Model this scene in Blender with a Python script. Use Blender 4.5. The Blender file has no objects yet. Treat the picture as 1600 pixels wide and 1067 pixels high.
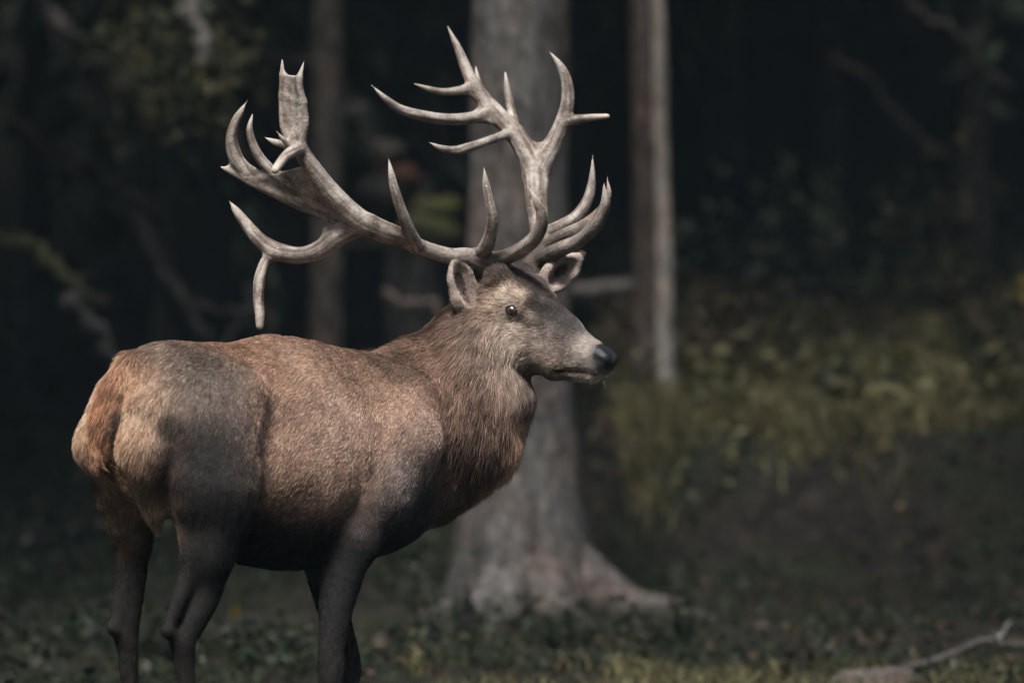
import bpy, math, random
import numpy as np
from mathutils import Vector, Matrix

# ------------------------------------------------------------------ camera, sky, sun, exposure
scene = bpy.context.scene
COL = scene.collection
R = math.radians
CAM_Z, FPX = 1.30, 6000.0            # camera height (m), focal length in pixels of a 1600 px wide picture
cam_d = bpy.data.cameras.new('camera'); cam = bpy.data.objects.new('camera', cam_d); COL.objects.link(cam)
cam.location = (0, 0, CAM_Z); cam.rotation_euler = (R(90), 0, 0)
cam_d.lens = 135; cam_d.sensor_width = 36; cam_d.clip_start = 0.1; cam_d.clip_end = 400
cam_d.dof.use_dof = True; cam_d.dof.focus_distance = 10.72; cam_d.dof.aperture_fstop = 1.7
scene.camera = cam
scene.render.resolution_x, scene.render.resolution_y = 1024, 682

SUN_ELEV, SUN_AZ = 59, -15           # sun above the horizon; azimuth from behind the camera, negative = from the left
world = bpy.data.worlds.new('World'); scene.world = world; world.use_nodes = True
wn = world.node_tree; wn.nodes.clear()
sky = wn.nodes.new('ShaderNodeTexSky'); sky.sky_type = 'NISHITA'; sky.sun_disc = False
sky.sun_elevation = R(SUN_ELEV); sky.sun_rotation = R(180 - SUN_AZ); sky.air_density = 1.2; sky.dust_density = 2.5; sky.ozone_density = 1.0
bgn = wn.nodes.new('ShaderNodeBackground'); bgn.inputs['Strength'].default_value = 0.10
wo = wn.nodes.new('ShaderNodeOutputWorld')
wn.links.new(sky.outputs[0], bgn.inputs[0]); wn.links.new(bgn.outputs[0], wo.inputs[0])
sun_d = bpy.data.lights.new('sun', 'SUN'); sun = bpy.data.objects.new('sun', sun_d); COL.objects.link(sun)
sun_d.energy = 4.7; sun_d.angle = R(16); sun_d.color = (1.0, 0.975, 0.945)
_sd = Vector((math.sin(R(SUN_AZ)) * math.cos(R(SUN_ELEV)), -math.cos(R(SUN_AZ)) * math.cos(R(SUN_ELEV)), math.sin(R(SUN_ELEV))))
sun.rotation_euler = (-_sd).to_track_quat('-Z', 'Y').to_euler()
scene.view_settings.view_transform = 'Standard'; scene.view_settings.look = 'None'
scene.view_settings.exposure = 0.52; scene.view_settings.gamma = 1.0; scene.view_settings.use_curve_mapping = False
scene.render.engine = 'CYCLES'
scene.cycles.use_denoising = True; scene.cycles.max_bounces = 4; scene.cycles.diffuse_bounces = 2
scene.cycles.glossy_bounces = 2; scene.cycles.transmission_bounces = 4; scene.cycles.transparent_max_bounces = 4
scene.cycles.sample_clamp_indirect = 4; scene.cycles.use_adaptive_sampling = True; scene.cycles.adaptive_threshold = .02; scene.cycles.use_light_tree = False; scene.cycles.volume_bounces = 0
scene.cycles_curves.shape = 'RIBBONS' if hasattr(scene, 'cycles_curves') else None

# ------------------------------------------------------------------ helpers
rng = np.random.default_rng(7)
random.seed(7)

def W(px, py, Y):                     # a point of the place, Y metres away, that projects to that pixel
    return np.array([(px - 800) / FPX * Y, Y, CAM_Z - (py - 533.5) / FPX * Y])

def tag(o, label=None, cat=None, group=None, kind=None):
    if label: o['label'] = label
    if cat: o['category'] = cat
    if group: o['group'] = group
    if kind: o['kind'] = kind
    return o

def empty(name, loc=(0, 0, 0), rz=0):
    e = bpy.data.objects.new(name, None); e.empty_display_size = .1
    e.location = loc; e.rotation_euler = (0, 0, rz); COL.objects.link(e); return e

def mesh_obj(name, verts, faces, mats=(), parent=None, smooth=True, loc=None):
    me = bpy.data.meshes.new(name)
    verts = np.asarray(verts, dtype=np.float32).reshape(-1, 3)
    if loc is not None: verts = verts - np.asarray(loc, dtype=np.float32)
    if isinstance(faces, np.ndarray):
        n, k = faces.shape
        me.vertices.add(len(verts)); me.vertices.foreach_set('co', verts.ravel())
        me.loops.add(n * k); me.loops.foreach_set('vertex_index', faces.astype(np.int32).ravel())
        me.polygons.add(n); me.polygons.foreach_set('loop_start', np.arange(0, n * k, k, dtype=np.int32))
        me.update(calc_edges=True); me.validate()
    else:
        me.from_pydata([tuple(v) for v in verts], [], [tuple(f) for f in faces])
    me.polygons.foreach_set('use_smooth', [smooth] * len(me.polygons)); me.update()
    for m in (mats if isinstance(mats, (list, tuple)) else [mats]): me.materials.append(m)
    o = bpy.data.objects.new(name, me); COL.objects.link(o)
    if loc is not None: o.location = loc
    if parent is not None: o.parent = parent
    return o

def attr_color(me, name, arr, domain='POINT'):
    a = me.attributes.new(name, 'FLOAT_COLOR', domain)
    full = np.ones((len(arr), 4), dtype=np.float32); full[:, :arr.shape[1]] = arr
    a.data.foreach_set('color', full.ravel())

class NT:
    """small node-tree helper"""
    def __init__(s, name, disp=False):
        s.m = bpy.data.materials.new(name); s.m.use_nodes = True
        s.t = s.m.node_tree; s.t.nodes.clear()
        s.out = s.t.nodes.new('ShaderNodeOutputMaterial')
    def n(s, typ, ins=None, **kw):
        nd = s.t.nodes.new('ShaderNode' + typ)
        for k, v in kw.items(): setattr(nd, k, v)
        for k, v in (ins or {}).items(): s.i(nd.inputs[k], v)
        return nd
    def i(s, sock, v):
        if isinstance(v, bpy.types.NodeSocket): s.t.links.new(v, sock)
        elif isinstance(v, bpy.types.Node): s.t.links.new(v.outputs[0], sock)
        else:
            if isinstance(v, (tuple, list)) and len(v) == 3 and sock.type == 'RGBA': v = (*v, 1)
            sock.default_value = v
    def noise(s, co, scale, detail=4, rough=.55, dist=0):
        return s.n('TexNoise', {'Vector': co, 'Scale': scale, 'Detail': detail, 'Roughness': rough, 'Distortion': dist})
    def ramp(s, fac, *stops):
        nd = s.n('ValToRGB', {'Fac': fac}); e = nd.color_ramp.elements
        while len(e) < len(stops): e.new(.5)
        for el, (p, c) in zip(e, stops):
            el.position = p; el.color = (*c, 1) if len(c) == 3 else c
        return nd
    def mix(s, fac, a, b, mode='MIX'):
        nd = s.n('Mix', data_type='RGBA', blend_type=mode)
        s.i(nd.inputs[0], fac); s.i(nd.inputs[6], a); s.i(nd.inputs[7], b); return nd.outputs[2]
    def bump(s, h, strength=.4, dist=.01):
        return s.n('Bump', {'Height': h, 'Strength': strength, 'Distance': dist}).outputs[0]
    def bsdf(s, color, rough=.8, spec=.3, normal=None, **kw):
        b = s.n('BsdfPrincipled', {'Base Color': color, 'Roughness': rough, 'Specular IOR Level': spec})
        if normal is not None: s.i(b.inputs['Normal'], normal)
        for k, v in kw.items(): s.i(b.inputs[k.replace('_', ' ')], v)
        s.t.links.new(b.outputs[0], s.out.inputs[0]); return b
    def obco(s, scale=(1, 1, 1)):
        tc = s.n('TexCoord'); mp = s.n('Mapping', {'Vector': tc.outputs['Object'], 'Scale': scale}); return mp.outputs[0]
    def attr(s, name): return s.n('Attribute', attribute_name=name)

# ---- implicit-surface modelling (round cones, ellipsoids and thick triangles, smoothly joined) ----
class Field:
    def __init__(s, lo, hi, h):
        s.lo = np.asarray(lo, float); s.h = h
        s.n = np.ceil((np.asarray(hi) - s.lo) / h).astype(int) + 1
        s.D = np.full(s.n, .25, dtype=np.float32)
    def block(s, lo, hi):
        i0 = np.clip(np.floor((lo - s.lo) / s.h).astype(int), 0, s.n); i1 = np.clip(np.ceil((hi - s.lo) / s.h).astype(int) + 1, 0, s.n)
        ax = [(s.lo[k] + np.arange(i0[k], i1[k]) * s.h).astype(np.float32) for k in range(3)]
        P = np.stack(np.meshgrid(*ax, indexing='ij'), -1)
        return tuple(slice(i0[k], i1[k]) for k in range(3)), P
    def add(s, pr, sub=False):
        k = pr['k']; m = k * 1.2 + 3 * s.h
        sl, P = s.block(pr['lo'] - m, pr['hi'] + m)
        if P.size == 0: return
        if pr['t'] == 'h':               # a chain: its pieces join without swelling, the whole then blends in
            d = np.full(P.shape[:3], .25, dtype=np.float32); o = np.array([q.start for q in sl])
            for sg in pr['seg']:
                s2, P2 = s.block(sg['lo'] - m, sg['hi'] + m)
                if P2.size == 0: continue
                lo_ = tuple(slice(max(a.start - c, 0), min(a.stop - c, n_)) for a, c, n_ in zip(s2, o, d.shape))
                P2 = P[lo_]; d[lo_] = np.minimum(d[lo_], prim_dist(sg, P2))
        else: d = prim_dist(pr, P)
        A = s.D[sl]
        if sub:
            hh = np.clip(.5 - .5 * (A + d) / k, 0, 1)
            s.D[sl] = A * (1 - hh) + (-d) * hh + k * hh * (1 - hh)
        else:
            hh = np.clip(.5 + .5 * (A - d) / k, 0, 1)
            s.D[sl] = A * (1 - hh) + d * hh - k * hh * (1 - hh)
    def mesh(s, smooth=2):
        D = s.D; n = s.n
        S = D < 0
        cnt = np.zeros(n - 1, dtype=np.int8)
        for a in (0, 1):
            for b in (0, 1):
                for c in (0, 1):
                    cnt += S[a:n[0] - 1 + a, b:n[1] - 1 + b, c:n[2] - 1 + c]
        act = (cnt > 0) & (cnt < 8)
        idx = np.argwhere(act)
        ids = np.full(n - 1, -1, dtype=np.int32); ids[act] = np.arange(len(idx))
        acc = np.zeros((len(idx), 3)); num = np.zeros(len(idx))
        corners = [(a, b, c) for a in (0, 1) for b in (0, 1) for c in (0, 1)]
        val = {c: D[idx[:, 0] + c[0], idx[:, 1] + c[1], idx[:, 2] + c[2]] for c in corners}
        for c0 in corners:
            for ax in range(3):
                if c0[ax]: continue
                c1 = list(c0); c1[ax] = 1; c1 = tuple(c1)
                a, b = val[c0], val[c1]
                cr = (a < 0) != (b < 0)
                t = np.where(cr, a / np.where(cr, a - b, 1), 0)
                p = np.array(c0, float)[None] + np.zeros((len(idx), 3)); p[:, ax] += t
                acc[cr] += p[cr]; num[cr] += 1
        V = s.lo + (idx + acc / num[:, None]) * s.h
        F = []
        for ax in range(3):
            u, v = (ax + 1) % 3, (ax + 2) % 3
            A = [slice(None)] * 3; B = [slice(None)] * 3
            A[ax] = slice(0, n[ax] - 1); B[ax] = slice(1, n[ax])
            e = S[tuple(A)] != S[tuple(B)]
            ei = np.argwhere(e)
            ok = (ei[:, u] > 0) & (ei[:, v] > 0) & (ei[:, u] < n[u] - 1) & (ei[:, v] < n[v] - 1)
            ei = ei[ok]
            inside = S[ei[:, 0], ei[:, 1], ei[:, 2]]
            q = []
            for du, dv in ((-1, -1), (0, -1), (0, 0), (-1, 0)):
                j = ei.copy(); j[:, u] += du; j[:, v] += dv
                q.append(ids[j[:, 0], j[:, 1], j[:, 2]])
            q = np.stack(q, 1); q[~inside] = q[~inside][:, ::-1]
            F.append(q)
        F = np.concatenate(F)
        for _ in range(smooth): V = V * .5 + .5 * lap(V, F)
        return V, F

def lap(V, F):
    s = np.zeros_like(V); c = np.zeros(len(V))
    for a in range(4):
        for b in (1, 3):
            i = F[:, a]; j = F[:, (a + b) % 4]
            for d in range(3): s[:, d] += np.bincount(i, V[j, d], len(V))
            c += np.bincount(i, minlength=len(V))
    return s / np.maximum(c, 1)[:, None]

def normals(V, F):
    fn = np.cross(V[F[:, 2]] - V[F[:, 0]], V[F[:, 3]] - V[F[:, 1]])
    N = np.zeros_like(V)
    for a in range(4):
        for d in range(3): N[:, d] += np.bincount(F[:, a], fn[:, d], len(V))
    return N / np.maximum(np.linalg.norm(N, axis=1), 1e-12)[:, None]

def cone(p1, r1, p2, r2, k=.03, ax=None, sc=1.0, reg='body'):
    p1, p2 = np.asarray(p1, float), np.asarray(p2, float); r = max(r1, r2)
    return dict(t='c', p1=p1, p2=p2, r1=r1, r2=r2, k=k, ax=None if ax is None else np.asarray(ax, float), sc=sc, reg=reg,
                lo=np.minimum(p1, p2) - r, hi=np.maximum(p1, p2) + r)
def ell(c, rot, rad, k=.03, reg='body'):
    c = np.asarray(c, float); rad = np.asarray(rad, float); M = np.asarray(rot, float)
    e = np.sqrt(((M.T * rad) ** 2).sum(1))
    return dict(t='e', c=c, M=M, rad=rad, k=k, reg=reg, lo=c - e, hi=c + e)
def tri(a, b, c, r, k=.02, reg='body'):
    a, b, c = (np.asarray(v, float) for v in (a, b, c))
    return dict(t='t', a=a, b=b, c=c, r=r, k=k, reg=reg, lo=np.minimum(np.minimum(a, b), c) - r, hi=np.maximum(np.maximum(a, b), c) + r)

def chain(pts, rad, k=.03, reg='leg', sub=5):
    c, r = spline(pts, rad, sub); seg = [cone(c[i], r[i], c[i + 1], r[i + 1], k) for i in range(len(c) - 1)]
    return dict(t='h', seg=seg, k=k, reg=reg, c=c, r=r, lo=np.min([q['lo'] for q in seg], 0), hi=np.max([q['hi'] for q in seg], 0))

def prim_dist(pr, P):
    P = P.astype(np.float32)
    if pr['t'] == 'h':
        d = prim_dist(pr['seg'][0], P)
        for sg in pr['seg'][1:]: d = np.minimum(d, prim_dist(sg, P))
        return d
    if pr['t'] == 'c':
        a = pr['p1'].astype(np.float32); ba = (pr['p2'] - pr['p1']).astype(np.float32); q = P - a
        l2 = float(ba @ ba) + 1e-12
        t = np.clip((q @ ba) / l2, 0, 1); v = q - t[..., None] * ba
        if pr['ax'] is not None:
            ax = pr['ax'].astype(np.float32); v = v + (v @ ax)[..., None] * ax * np.float32(pr['sc'] - 1)
        return np.sqrt((v * v).sum(-1)) - (pr['r1'] + (pr['r2'] - pr['r1']) * t)
    if pr['t'] == 'e':
        q = (P - pr['c'].astype(np.float32)) @ pr['M'].T.astype(np.float32)
        rad = pr['rad'].astype(np.float32)
        k0 = np.sqrt(((q / rad) ** 2).sum(-1)); k1 = np.sqrt(((q / rad ** 2) ** 2).sum(-1))
        return k0 * (k0 - 1) / np.maximum(k1, 1e-6)
    a, b, c = (pr[x].astype(np.float32) for x in 'abc')
    ba, cb, ac = b - a, c - b, a - c; nor = np.cross(ba, ac)
    pa, pb, pc = P - a, P - b, P - c
    def seg(e, p):
        t = np.clip((p @ e) / (e @ e), 0, 1); v = p - t[..., None] * e; return (v * v).sum(-1)
    ins = (np.sign(pa @ np.cross(ba, nor)) + np.sign(pb @ np.cross(cb, nor)) + np.sign(pc @ np.cross(ac, nor))) >= 2
    d2 = np.where(ins, (pa @ nor) ** 2 / (nor @ nor), np.minimum(np.minimum(seg(ba, pa), seg(cb, pb)), seg(ac, pc)))
    return np.sqrt(d2) - pr['r']

def frame(fwd, up=(0, 0, 1)):          # rows: forward, left, up
    f = np.asarray(fwd, float); f = f / np.linalg.norm(f)
    l = np.cross(up, f); l = l / np.linalg.norm(l); return np.stack([f, l, np.cross(f, l)])

def spline(pts, rad, sub=6):           # Catmull-Rom through points with radii
    P = np.column_stack([np.asarray(pts, float), np.asarray(rad, float)])
    P = np.vstack([2 * P[0] - P[1], P, 2 * P[-1] - P[-2]]); out = []
    for i in range(1, len(P) - 2):
        for t in np.linspace(0, 1, sub, endpoint=False):
            a, b, c, d = P[i - 1:i + 3]
            out.append(.5 * (2 * b + (c - a) * t + (2 * a - 5 * b + 4 * c - d) * t * t + (3 * b - a - 3 * c + d) * t ** 3))
    out.append(P[-2]); o = np.array(out); o[:, 3] = np.maximum(o[:, 3], .0015); return o[:, :3], o[:, 3]
# ------------------------------------------------------------------ the stag
TH, B0 = R(43), np.array([-610 / FPX * 10.25, 10.25, 0.0])
BD = np.array([math.cos(TH), math.sin(TH), 0]); BN = np.array([-math.sin(TH), math.cos(TH), 0])   # forward, left of the body
BE = R(34)
HD = np.array([math.cos(BE), -math.sin(BE), 0]); HN = np.array([math.sin(BE), math.cos(BE), 0])   # forward, left of the head
H0 = W(806, 425, 10.95)

def onplane(px, py, w, n, o):
    ray = np.array([(px - 800) / FPX, 1, -(py - 533.5) / FPX]); c = np.array([0, 0, CAM_Z])
    t = (w + n @ (o - c)) / (n @ ray); return c + ray * t
def B(px, py, w): return onplane(px, py, w, BN, B0)
def H(px, py, w): return onplane(px, py, w, HN, H0)
def L(a, w, z): return B0 + BD * a + BN * w + np.array([0, 0, z])
def mir(p): return p - 2 * HN * (HN @ (p - H0))
BF = np.stack([BD, BN, [0, 0, 1]])

EARS = []
CLEFT = [B(203, 622, -.045) - BD * .028, B(195, 665, -.045) - BD * .026, B(193, 705, -.042) - BD * .022, B(206, 765, -.03) - BD * .01]
def stag_prims():
    A, S = [], []
    add = lambda *p: A.extend(p)
    # trunk
    add(ell(L(.60, 0, .985), BF, (.46, .235, .300), .06, 'flank'),
        ell(L(.84, 0, .970), BF, (.29, .215, .280), .06, 'flank'),
        cone(L(.16, 0, 1.155), .135, L(.52, 0, 1.165), .128, .06, BN, .82, 'back'),
        cone(L(.52, 0, 1.168), .13, L(.80, 0, 1.130), .125, .05, BN, .85, 'back'),
        cone(L(.80, 0, 1.130), .12, L(1.0, 0, 1.125), .12, .05, BN, 1.1, 'back'),
        ell(L(.18, 0, 1.06), BF, (.235, .195, .225), .06, 'rump'),
        ell(L(1.06, -.02, 1.01), BF, (.20, .17, .215), .06, 'neck'))
    # hips and thighs
    add(cone(L(.28, -.15, 1.16), .075, L(.22, -.14, 1.0), .10, .05, None, 1, 'haunch'),
        cone(L(.28, .15, 1.16), .075, L(.22, .14, 1.0), .10, .05, None, 1, 'haunch'),
        cone(B(312, 660, -.13), .128, B(330, 760, -.155), .118, .05, BN, 1.15, 'haunch'),
        cone(B(330, 760, -.155), .112, B(322, 862, -.15), .070, .05, BN, 1.1, 'haunch'),
        chain([B(328, 800, -.15), B(324, 860, -.15), B(318, 925, -.14), B(298, 975, -.132), B(287, 1005, -.13), B(290, 1065, -.13), B(294, 1150, -.13), B(297, 1203, -.13), B(307, 1245, -.13)],
              [.070, .066, .048, .037, .031, .025, .023, .030, .027], .035, 'leg'),
        cone(B(300, 880, -.145), .030, B(262, 984, -.13), .014, .025, None, 1, 'leg'),
        cone(B(262, 984, -.13), .014, B(284, 1008, -.13), .020, .02, None, 1, 'leg'),
        cone(B(307, 1245, -.13), .030, B(322, 1282, -.13), .037, .015, None, 1, 'hoof'),
        cone(L(.04, -.085, 1.09), .085, B(222, 705, -.09), .064, .03, None, 1, 'rumppatch'),
        cone(B(222, 705, -.09), .062, B(241, 795, -.07), .030, .04, None, 1, 'innerthigh'),
        cone(B(241, 795, -.07), .030, B(246, 828, -.06), .014, .02, None, 1, 'innerthigh'))
    add(cone(B(198, 625, .07), .062, B(160, 695, .115), .054, .07, None, 1, 'rumppatch'),
        cone(B(160, 695, .115), .054, B(186, 770, .125), .052, .06, None, 1, 'innerthigh'),
        cone(B(184, 775, .125), .055, B(209, 840, .13), .044, .03, None, 1, 'innerthigh'),
        cone(L(.2, .14, 1.0), .13, B(225, 770, .15), .09, .05, None, 1, 'haunch'),
        chain([B(203, 765, .13), B(211, 830, .13), B(206, 900, .13), B(199, 965, .13), B(199, 1000, .13), B(202, 1060, .13), B(205, 1140, .13), B(207, 1193, .13), B(218, 1235, .13)],
              [.062, .044, .040, .034, .029, .024, .022, .029, .027], .035, 'leg'),
        cone(B(199, 885, .13), .026, B(177, 980, .13), .013, .025, None, 1, 'leg'),
        cone(B(177, 980, .13), .013, B(197, 1005, .13), .019, .02, None, 1, 'leg'),
        cone(B(218, 1235, .13), .030, B(232, 1270, .13), .037, .015, None, 1, 'hoof'))
    # belly sheath fold
    add(cone(L(.45, 0, .76), .06, L(.75, 0, .745), .07, .06, None, 1, 'belly'))
    # shoulders and forelegs
    add(cone(L(.93, -.12, 1.13), .085, B(622, 690, -.16), .105, .05, None, 1, 'flank'),
        cone(B(622, 690, -.16), .105, B(590, 775, -.155), .105, .04, None, 1, 'flank'),
        cone(B(600, 755, -.15), .095, B(551, 840, -.15), .075, .035, None, 1, 'foreleg'),
        chain([B(562, 800, -.15), B(548, 855, -.15), B(529, 925, -.14), B(519, 1005, -.135), B(517, 1050, -.135), B(516, 1090, -.135), B(514, 1140, -.135), B(514, 1182, -.135), B(524, 1215, -.135)],
              [.072, .069, .052, .037, .036, .027, .024, .031, .027], .035, 'leg'),
        cone(B(524, 1215, -.135), .030, B(536, 1250, -.135), .037, .015, None, 1, 'hoof'),
        cone(L(.95, .12, 1.1), .085, L(.98, .15, .92), .10, .05, None, 1, 'flank'),
        cone(L(.95, .14, .90), .095, B(505, 850, .13), .07, .035, None, 1, 'foreleg'),
        chain([B(503, 845, .13), B(518, 940, .12), B(542, 1015, .12), B(547, 1050, .12), B(540, 1090, .12), B(531, 1150, .12), B(536, 1190, .12)],
              [.068, .046, .032, .031, .025, .028, .027], .03, 'leg'),
        cone(B(536, 1190, .12), .029, B(548, 1222, .12), .036, .015, None, 1, 'hoof'))
    # neck with its mane
    add(cone(W(655, 680, 10.97), .178, W(720, 640, 10.95), .162, .06, None, 1, 'neck'),
        cone(W(720, 640, 10.95), .155, W(752, 545, 10.96), .118, .05, None, 1, 'neck'),
        cone(W(752, 545, 10.96), .115, W(778, 480, 10.97), .085, .04, None, 1, 'nape'),
        cone(W(728, 505, 11.0), .055, W(655, 572, 11.0), .070, .05, None, 1, 'nape'),
        cone(W(655, 572, 11.0), .075, W(600, 600, 10.9), .085, .05, None, 1, 'nape'),
        cone(W(738, 672, 10.93), .118, W(752, 640, 10.93), .104, .05, None, 1, 'mane'),
        cone(W(690, 700, 10.95), .132, W(735, 690, 10.93), .115, .05, None, 1, 'mane'),
        cone(W(780, 560, 10.93), .075, W(792, 610, 10.92), .065, .05, None, 1, 'mane'))
    # head
    hv = frame(H(935, 560, 0) - H(800, 450, 0))
    def both(f):
        p = f(); add(p); q = dict(p)
        for key in ('p1', 'p2', 'c'):
            if key in q: q[key] = mir(q[key])
        if p['t'] == 'e':
            M = q['M'].copy(); q['M'] = M - 2 * np.outer(M @ HN, HN)
            e = np.sqrt(((q['M'].T * q['rad']) ** 2).sum(1)); q['lo'], q['hi'] = q['c'] - e, q['c'] + e
        else:
            r = max(q['r1'], q['r2']); q['lo'] = np.minimum(q['p1'], q['p2']) - r; q['hi'] = np.maximum(q['p1'], q['p2']) + r
        add(q)
    add(ell(H(803, 466, 0), hv, (.115, .084, .082), .03, 'crown'),
        cone(H(824, 478, 0), .073, H(882, 520, 0), .052, .03, HN, 1.0, 'face'),
        cone(H(880, 523, 0), .051, H(922, 557, 0), .047, .02, HN, 1.05, 'face'),
        cone(H(922, 557, 0), .046, H(935, 564, 0), .042, .015, HN, .95, 'muzzle'),
        cone(H(802, 540, 0), .056, H(868, 574, 0), .030, .04, HN, .9, 'jaw'),
        cone(H(868, 575, 0), .028, H(926, 586, 0), .023, .02, HN, .75, 'chin'))
    both(lambda: cone(H(776, 505, -.040), .058, H(818, 540, -.038), .048, .04, None, 1, 'cheek'))
    both(lambda: cone(H(818, 540, -.030), .042, H(895, 566, -.018), .027, .04, None, 1, 'cheek'))
    both(lambda: cone(H(796, 464, -.066), .026, H(822, 470, -.058), .021, .022, None, 1, 'crown'))     # brow
    both(lambda: cone(H(794, 484, -.072), .023, H(806, 487, -.068), .020, .020, None, 1, 'eye'))       # orbit
    both(lambda: cone(H(783, 440, -.055), .034, H(778, 430, -.068), .034, .025, None, 1, 'crown'))     # pedicle
    both(lambda: cone(H(905, 566, -.020), .024, H(930, 574, -.018), .019, .015, None, 1, 'muzzle'))    # lips
    both(lambda: cone(H(935, 552, -.022), .016, H(944, 560, -.020), .014, .008, None, 1, 'nose'))
    both(lambda: cone(H(940, 572, -.014), .014, H(946, 566, -.010), .013, .010, None, 1, 'nose'))
    # ears: near one upright, far one out to the side
    def ear(base, tip, side, face, wid):
        d = tip - base; Lh = np.linalg.norm(d) / 2; d = d / (2 * Lh)
        f = face - d * (d @ face); f = f / np.linalg.norm(f); s = np.cross(d, f)
        M = np.stack([d, s, f]); c = (base + tip) / 2
        EARS.append((base, d, f, Lh))
        A.append(cone(base - d * .03, .034, base + d * .03, .034, .02, None, 1, 'ear'))
        m1, m2 = base + d * Lh * .55, base + d * Lh * 1.15
        A.append(cone(base, .026, m1, wid * .93, .014, f, 1.75, 'ear'))
        A.append(cone(m1, wid * .95, m2, wid * .86, .012, f, 1.75, 'ear'))
        A.append(cone(m2, wid * .86, tip, .008, .010, f, 1.75, 'ear'))
        S.append(ell(c + f * .024 - d * .010, M, (Lh * .80, wid * .72, .034), .008, 'ear'))
    eb, et = H(735, 488, -.090), H(706, 392, -.150)
    ear(eb, et, -1, np.array([.62, -.78, .05]), .050)
    eb2, et2 = H(852, 446, .085), H(911, 397, .165)
    ear(eb2, et2, 1, np.array([.30, -.92, -.25]), .048)
    # tail
    add(chain([B(208, 575, 0), B(186, 615, .005), B(170, 660, .01), B(160, 712, .015)], [.045, .046, .042, .018], .025, 'tail'))
    # carving: nostrils, mouth line, eye pocket, tear line
    def bothS(f):
        p = f(); S.append(p); q = dict(p); q['p1'], q['p2'] = mir(q['p1']), mir(q['p2'])
        r = max(q['r1'], q['r2']); q['lo'] = np.minimum(q['p1'], q['p2']) - r; q['hi'] = np.maximum(q['p1'], q['p2']) + r; S.append(q)
    bothS(lambda: cone(H(926, 559, -.050), .010, H(944, 568, -.036), .008, .005, None, 1, 'nose'))
    bothS(lambda: cone(H(884, 579, -.050), .009, H(934, 584, -.040), .006, .006, None, 1, 'mouth'))
    bothS(lambda: cone(H(812, 491, -.090), .0065, H(827, 508, -.080), .0045, .006, None, 1, 'eye'))
    S.append(cone(H(957, 556, 0), .005, H(952, 580, 0), .005, .005, None, 1, 'nose'))
    S.append(chain(CLEFT, [.008, .017, .019, .018], .016, 'rump'))
    S.append(chain([B(152, 650, .05), B(142, 690, .055), B(152, 740, .06)], [.006, .009, .008], .02, 'rump'))
    return A, S

def stag_body(h):
    A, S = stag_prims()
    lo = np.min([p['lo'] for p in A], 0) - .03; hi = np.max([p['hi'] for p in A], 0) + .03
    lo[2] = -.02
    f = Field(lo, hi, h)
    for p in A: f.add(p)
    for p in S: f.add(p, True)
    V, F = f.mesh(2)
    return V, F, A

def antler_field(paths, tris, h, k=.012):
    P, info, CH = [], [], []
    for j, (pts, rad) in enumerate(paths):
        ch = chain(pts, rad, k, 'antler'); CH.append(ch); c, r = ch['c'], ch['r']; s0 = 0.0
        for i in range(len(c) - 1):
            P.append(ch['seg'][i]); info.append((j, s0)); s0 += np.linalg.norm(c[i + 1] - c[i])
    T = [tri(a, b, c, r * .8, .014) for a, b, c, r in tris]
    lo = np.min([p['lo'] for p in P + T], 0) - .02; hi = np.max([p['hi'] for p in P + T], 0) + .02
    f = Field(lo, hi, h)
    for p in CH + T: f.add(p)
    V, F = f.mesh(1)
    # grooves that run along each tine: angle round and distance along the nearest piece of it
    best = np.full(len(V), 9.0); G = np.zeros((len(V), 3))
    for p, (j, s0) in zip(P, info):
        m = np.all((V > p['lo'] - .03) & (V < p['hi'] + .03), 1)
        if not m.any(): continue
        q = V[m]; d = prim_dist(p, q).astype(float); ax = p['p2'] - p['p1']; l = np.linalg.norm(ax) + 1e-9; ax = ax / l
        u = np.cross(ax, [.3, .9, .2]); u /= np.linalg.norm(u); v = np.cross(ax, u); w = q - p['p1']
        x, y = w @ u, w @ v; rr = np.sqrt(x * x + y * y) + 1e-9; r0 = max(p['r1'], .004)
        g = np.stack([x / rr * r0 * 130, y / rr * r0 * 130, (s0 + w @ ax) * 9 + j * 7.3], 1)
        b = d < best[m]; im = np.flatnonzero(m)[b]; best[im] = d[b]; G[im] = g[b]
    return V, F, vnoise(G + 60, 1.0, 77) * .65 + vnoise(G + 90, 2.1, 78) * .35

def px2m(r, Y): return r / FPX * Y
def path(*rows):                       # rows: px, py, Y, radius in px
    return [W(a, b, y) for a, b, y, r in rows], [px2m(r * .99, y) for a, b, y, r in rows]

def burr(c, axis, rpx):                # ring of pearls round the foot of the antler
    ax = np.asarray(axis, float); ax /= np.linalg.norm(ax); u = np.cross(ax, [0, 0, 1]); u /= np.linalg.norm(u); v = np.cross(ax, u); o = W(*c); out = []
    for k in range(13):
        a = 2 * math.pi * k / 13; q = o + (u * math.cos(a) + v * math.sin(a)) * px2m(rpx * 1.02, c[2]); rr = px2m(4.6 + 1.8 * math.sin(k * 2.3), c[2])
        out.append(([q, q + ax * .006], [rr, rr * .8]))
    return out

def sharpen(p, blunt):                  # tines run out to a point
    out = []
    for i, (a, r) in enumerate(p):
        if i >= 2 and i not in blunt:
            d = a[-1] - a[-2]; a = a + [a[-1] + d / np.linalg.norm(d) * .013]; r = r[:-1] + [r[-1] * .75, .0010]
        out.append((a, r))
    return out

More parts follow.
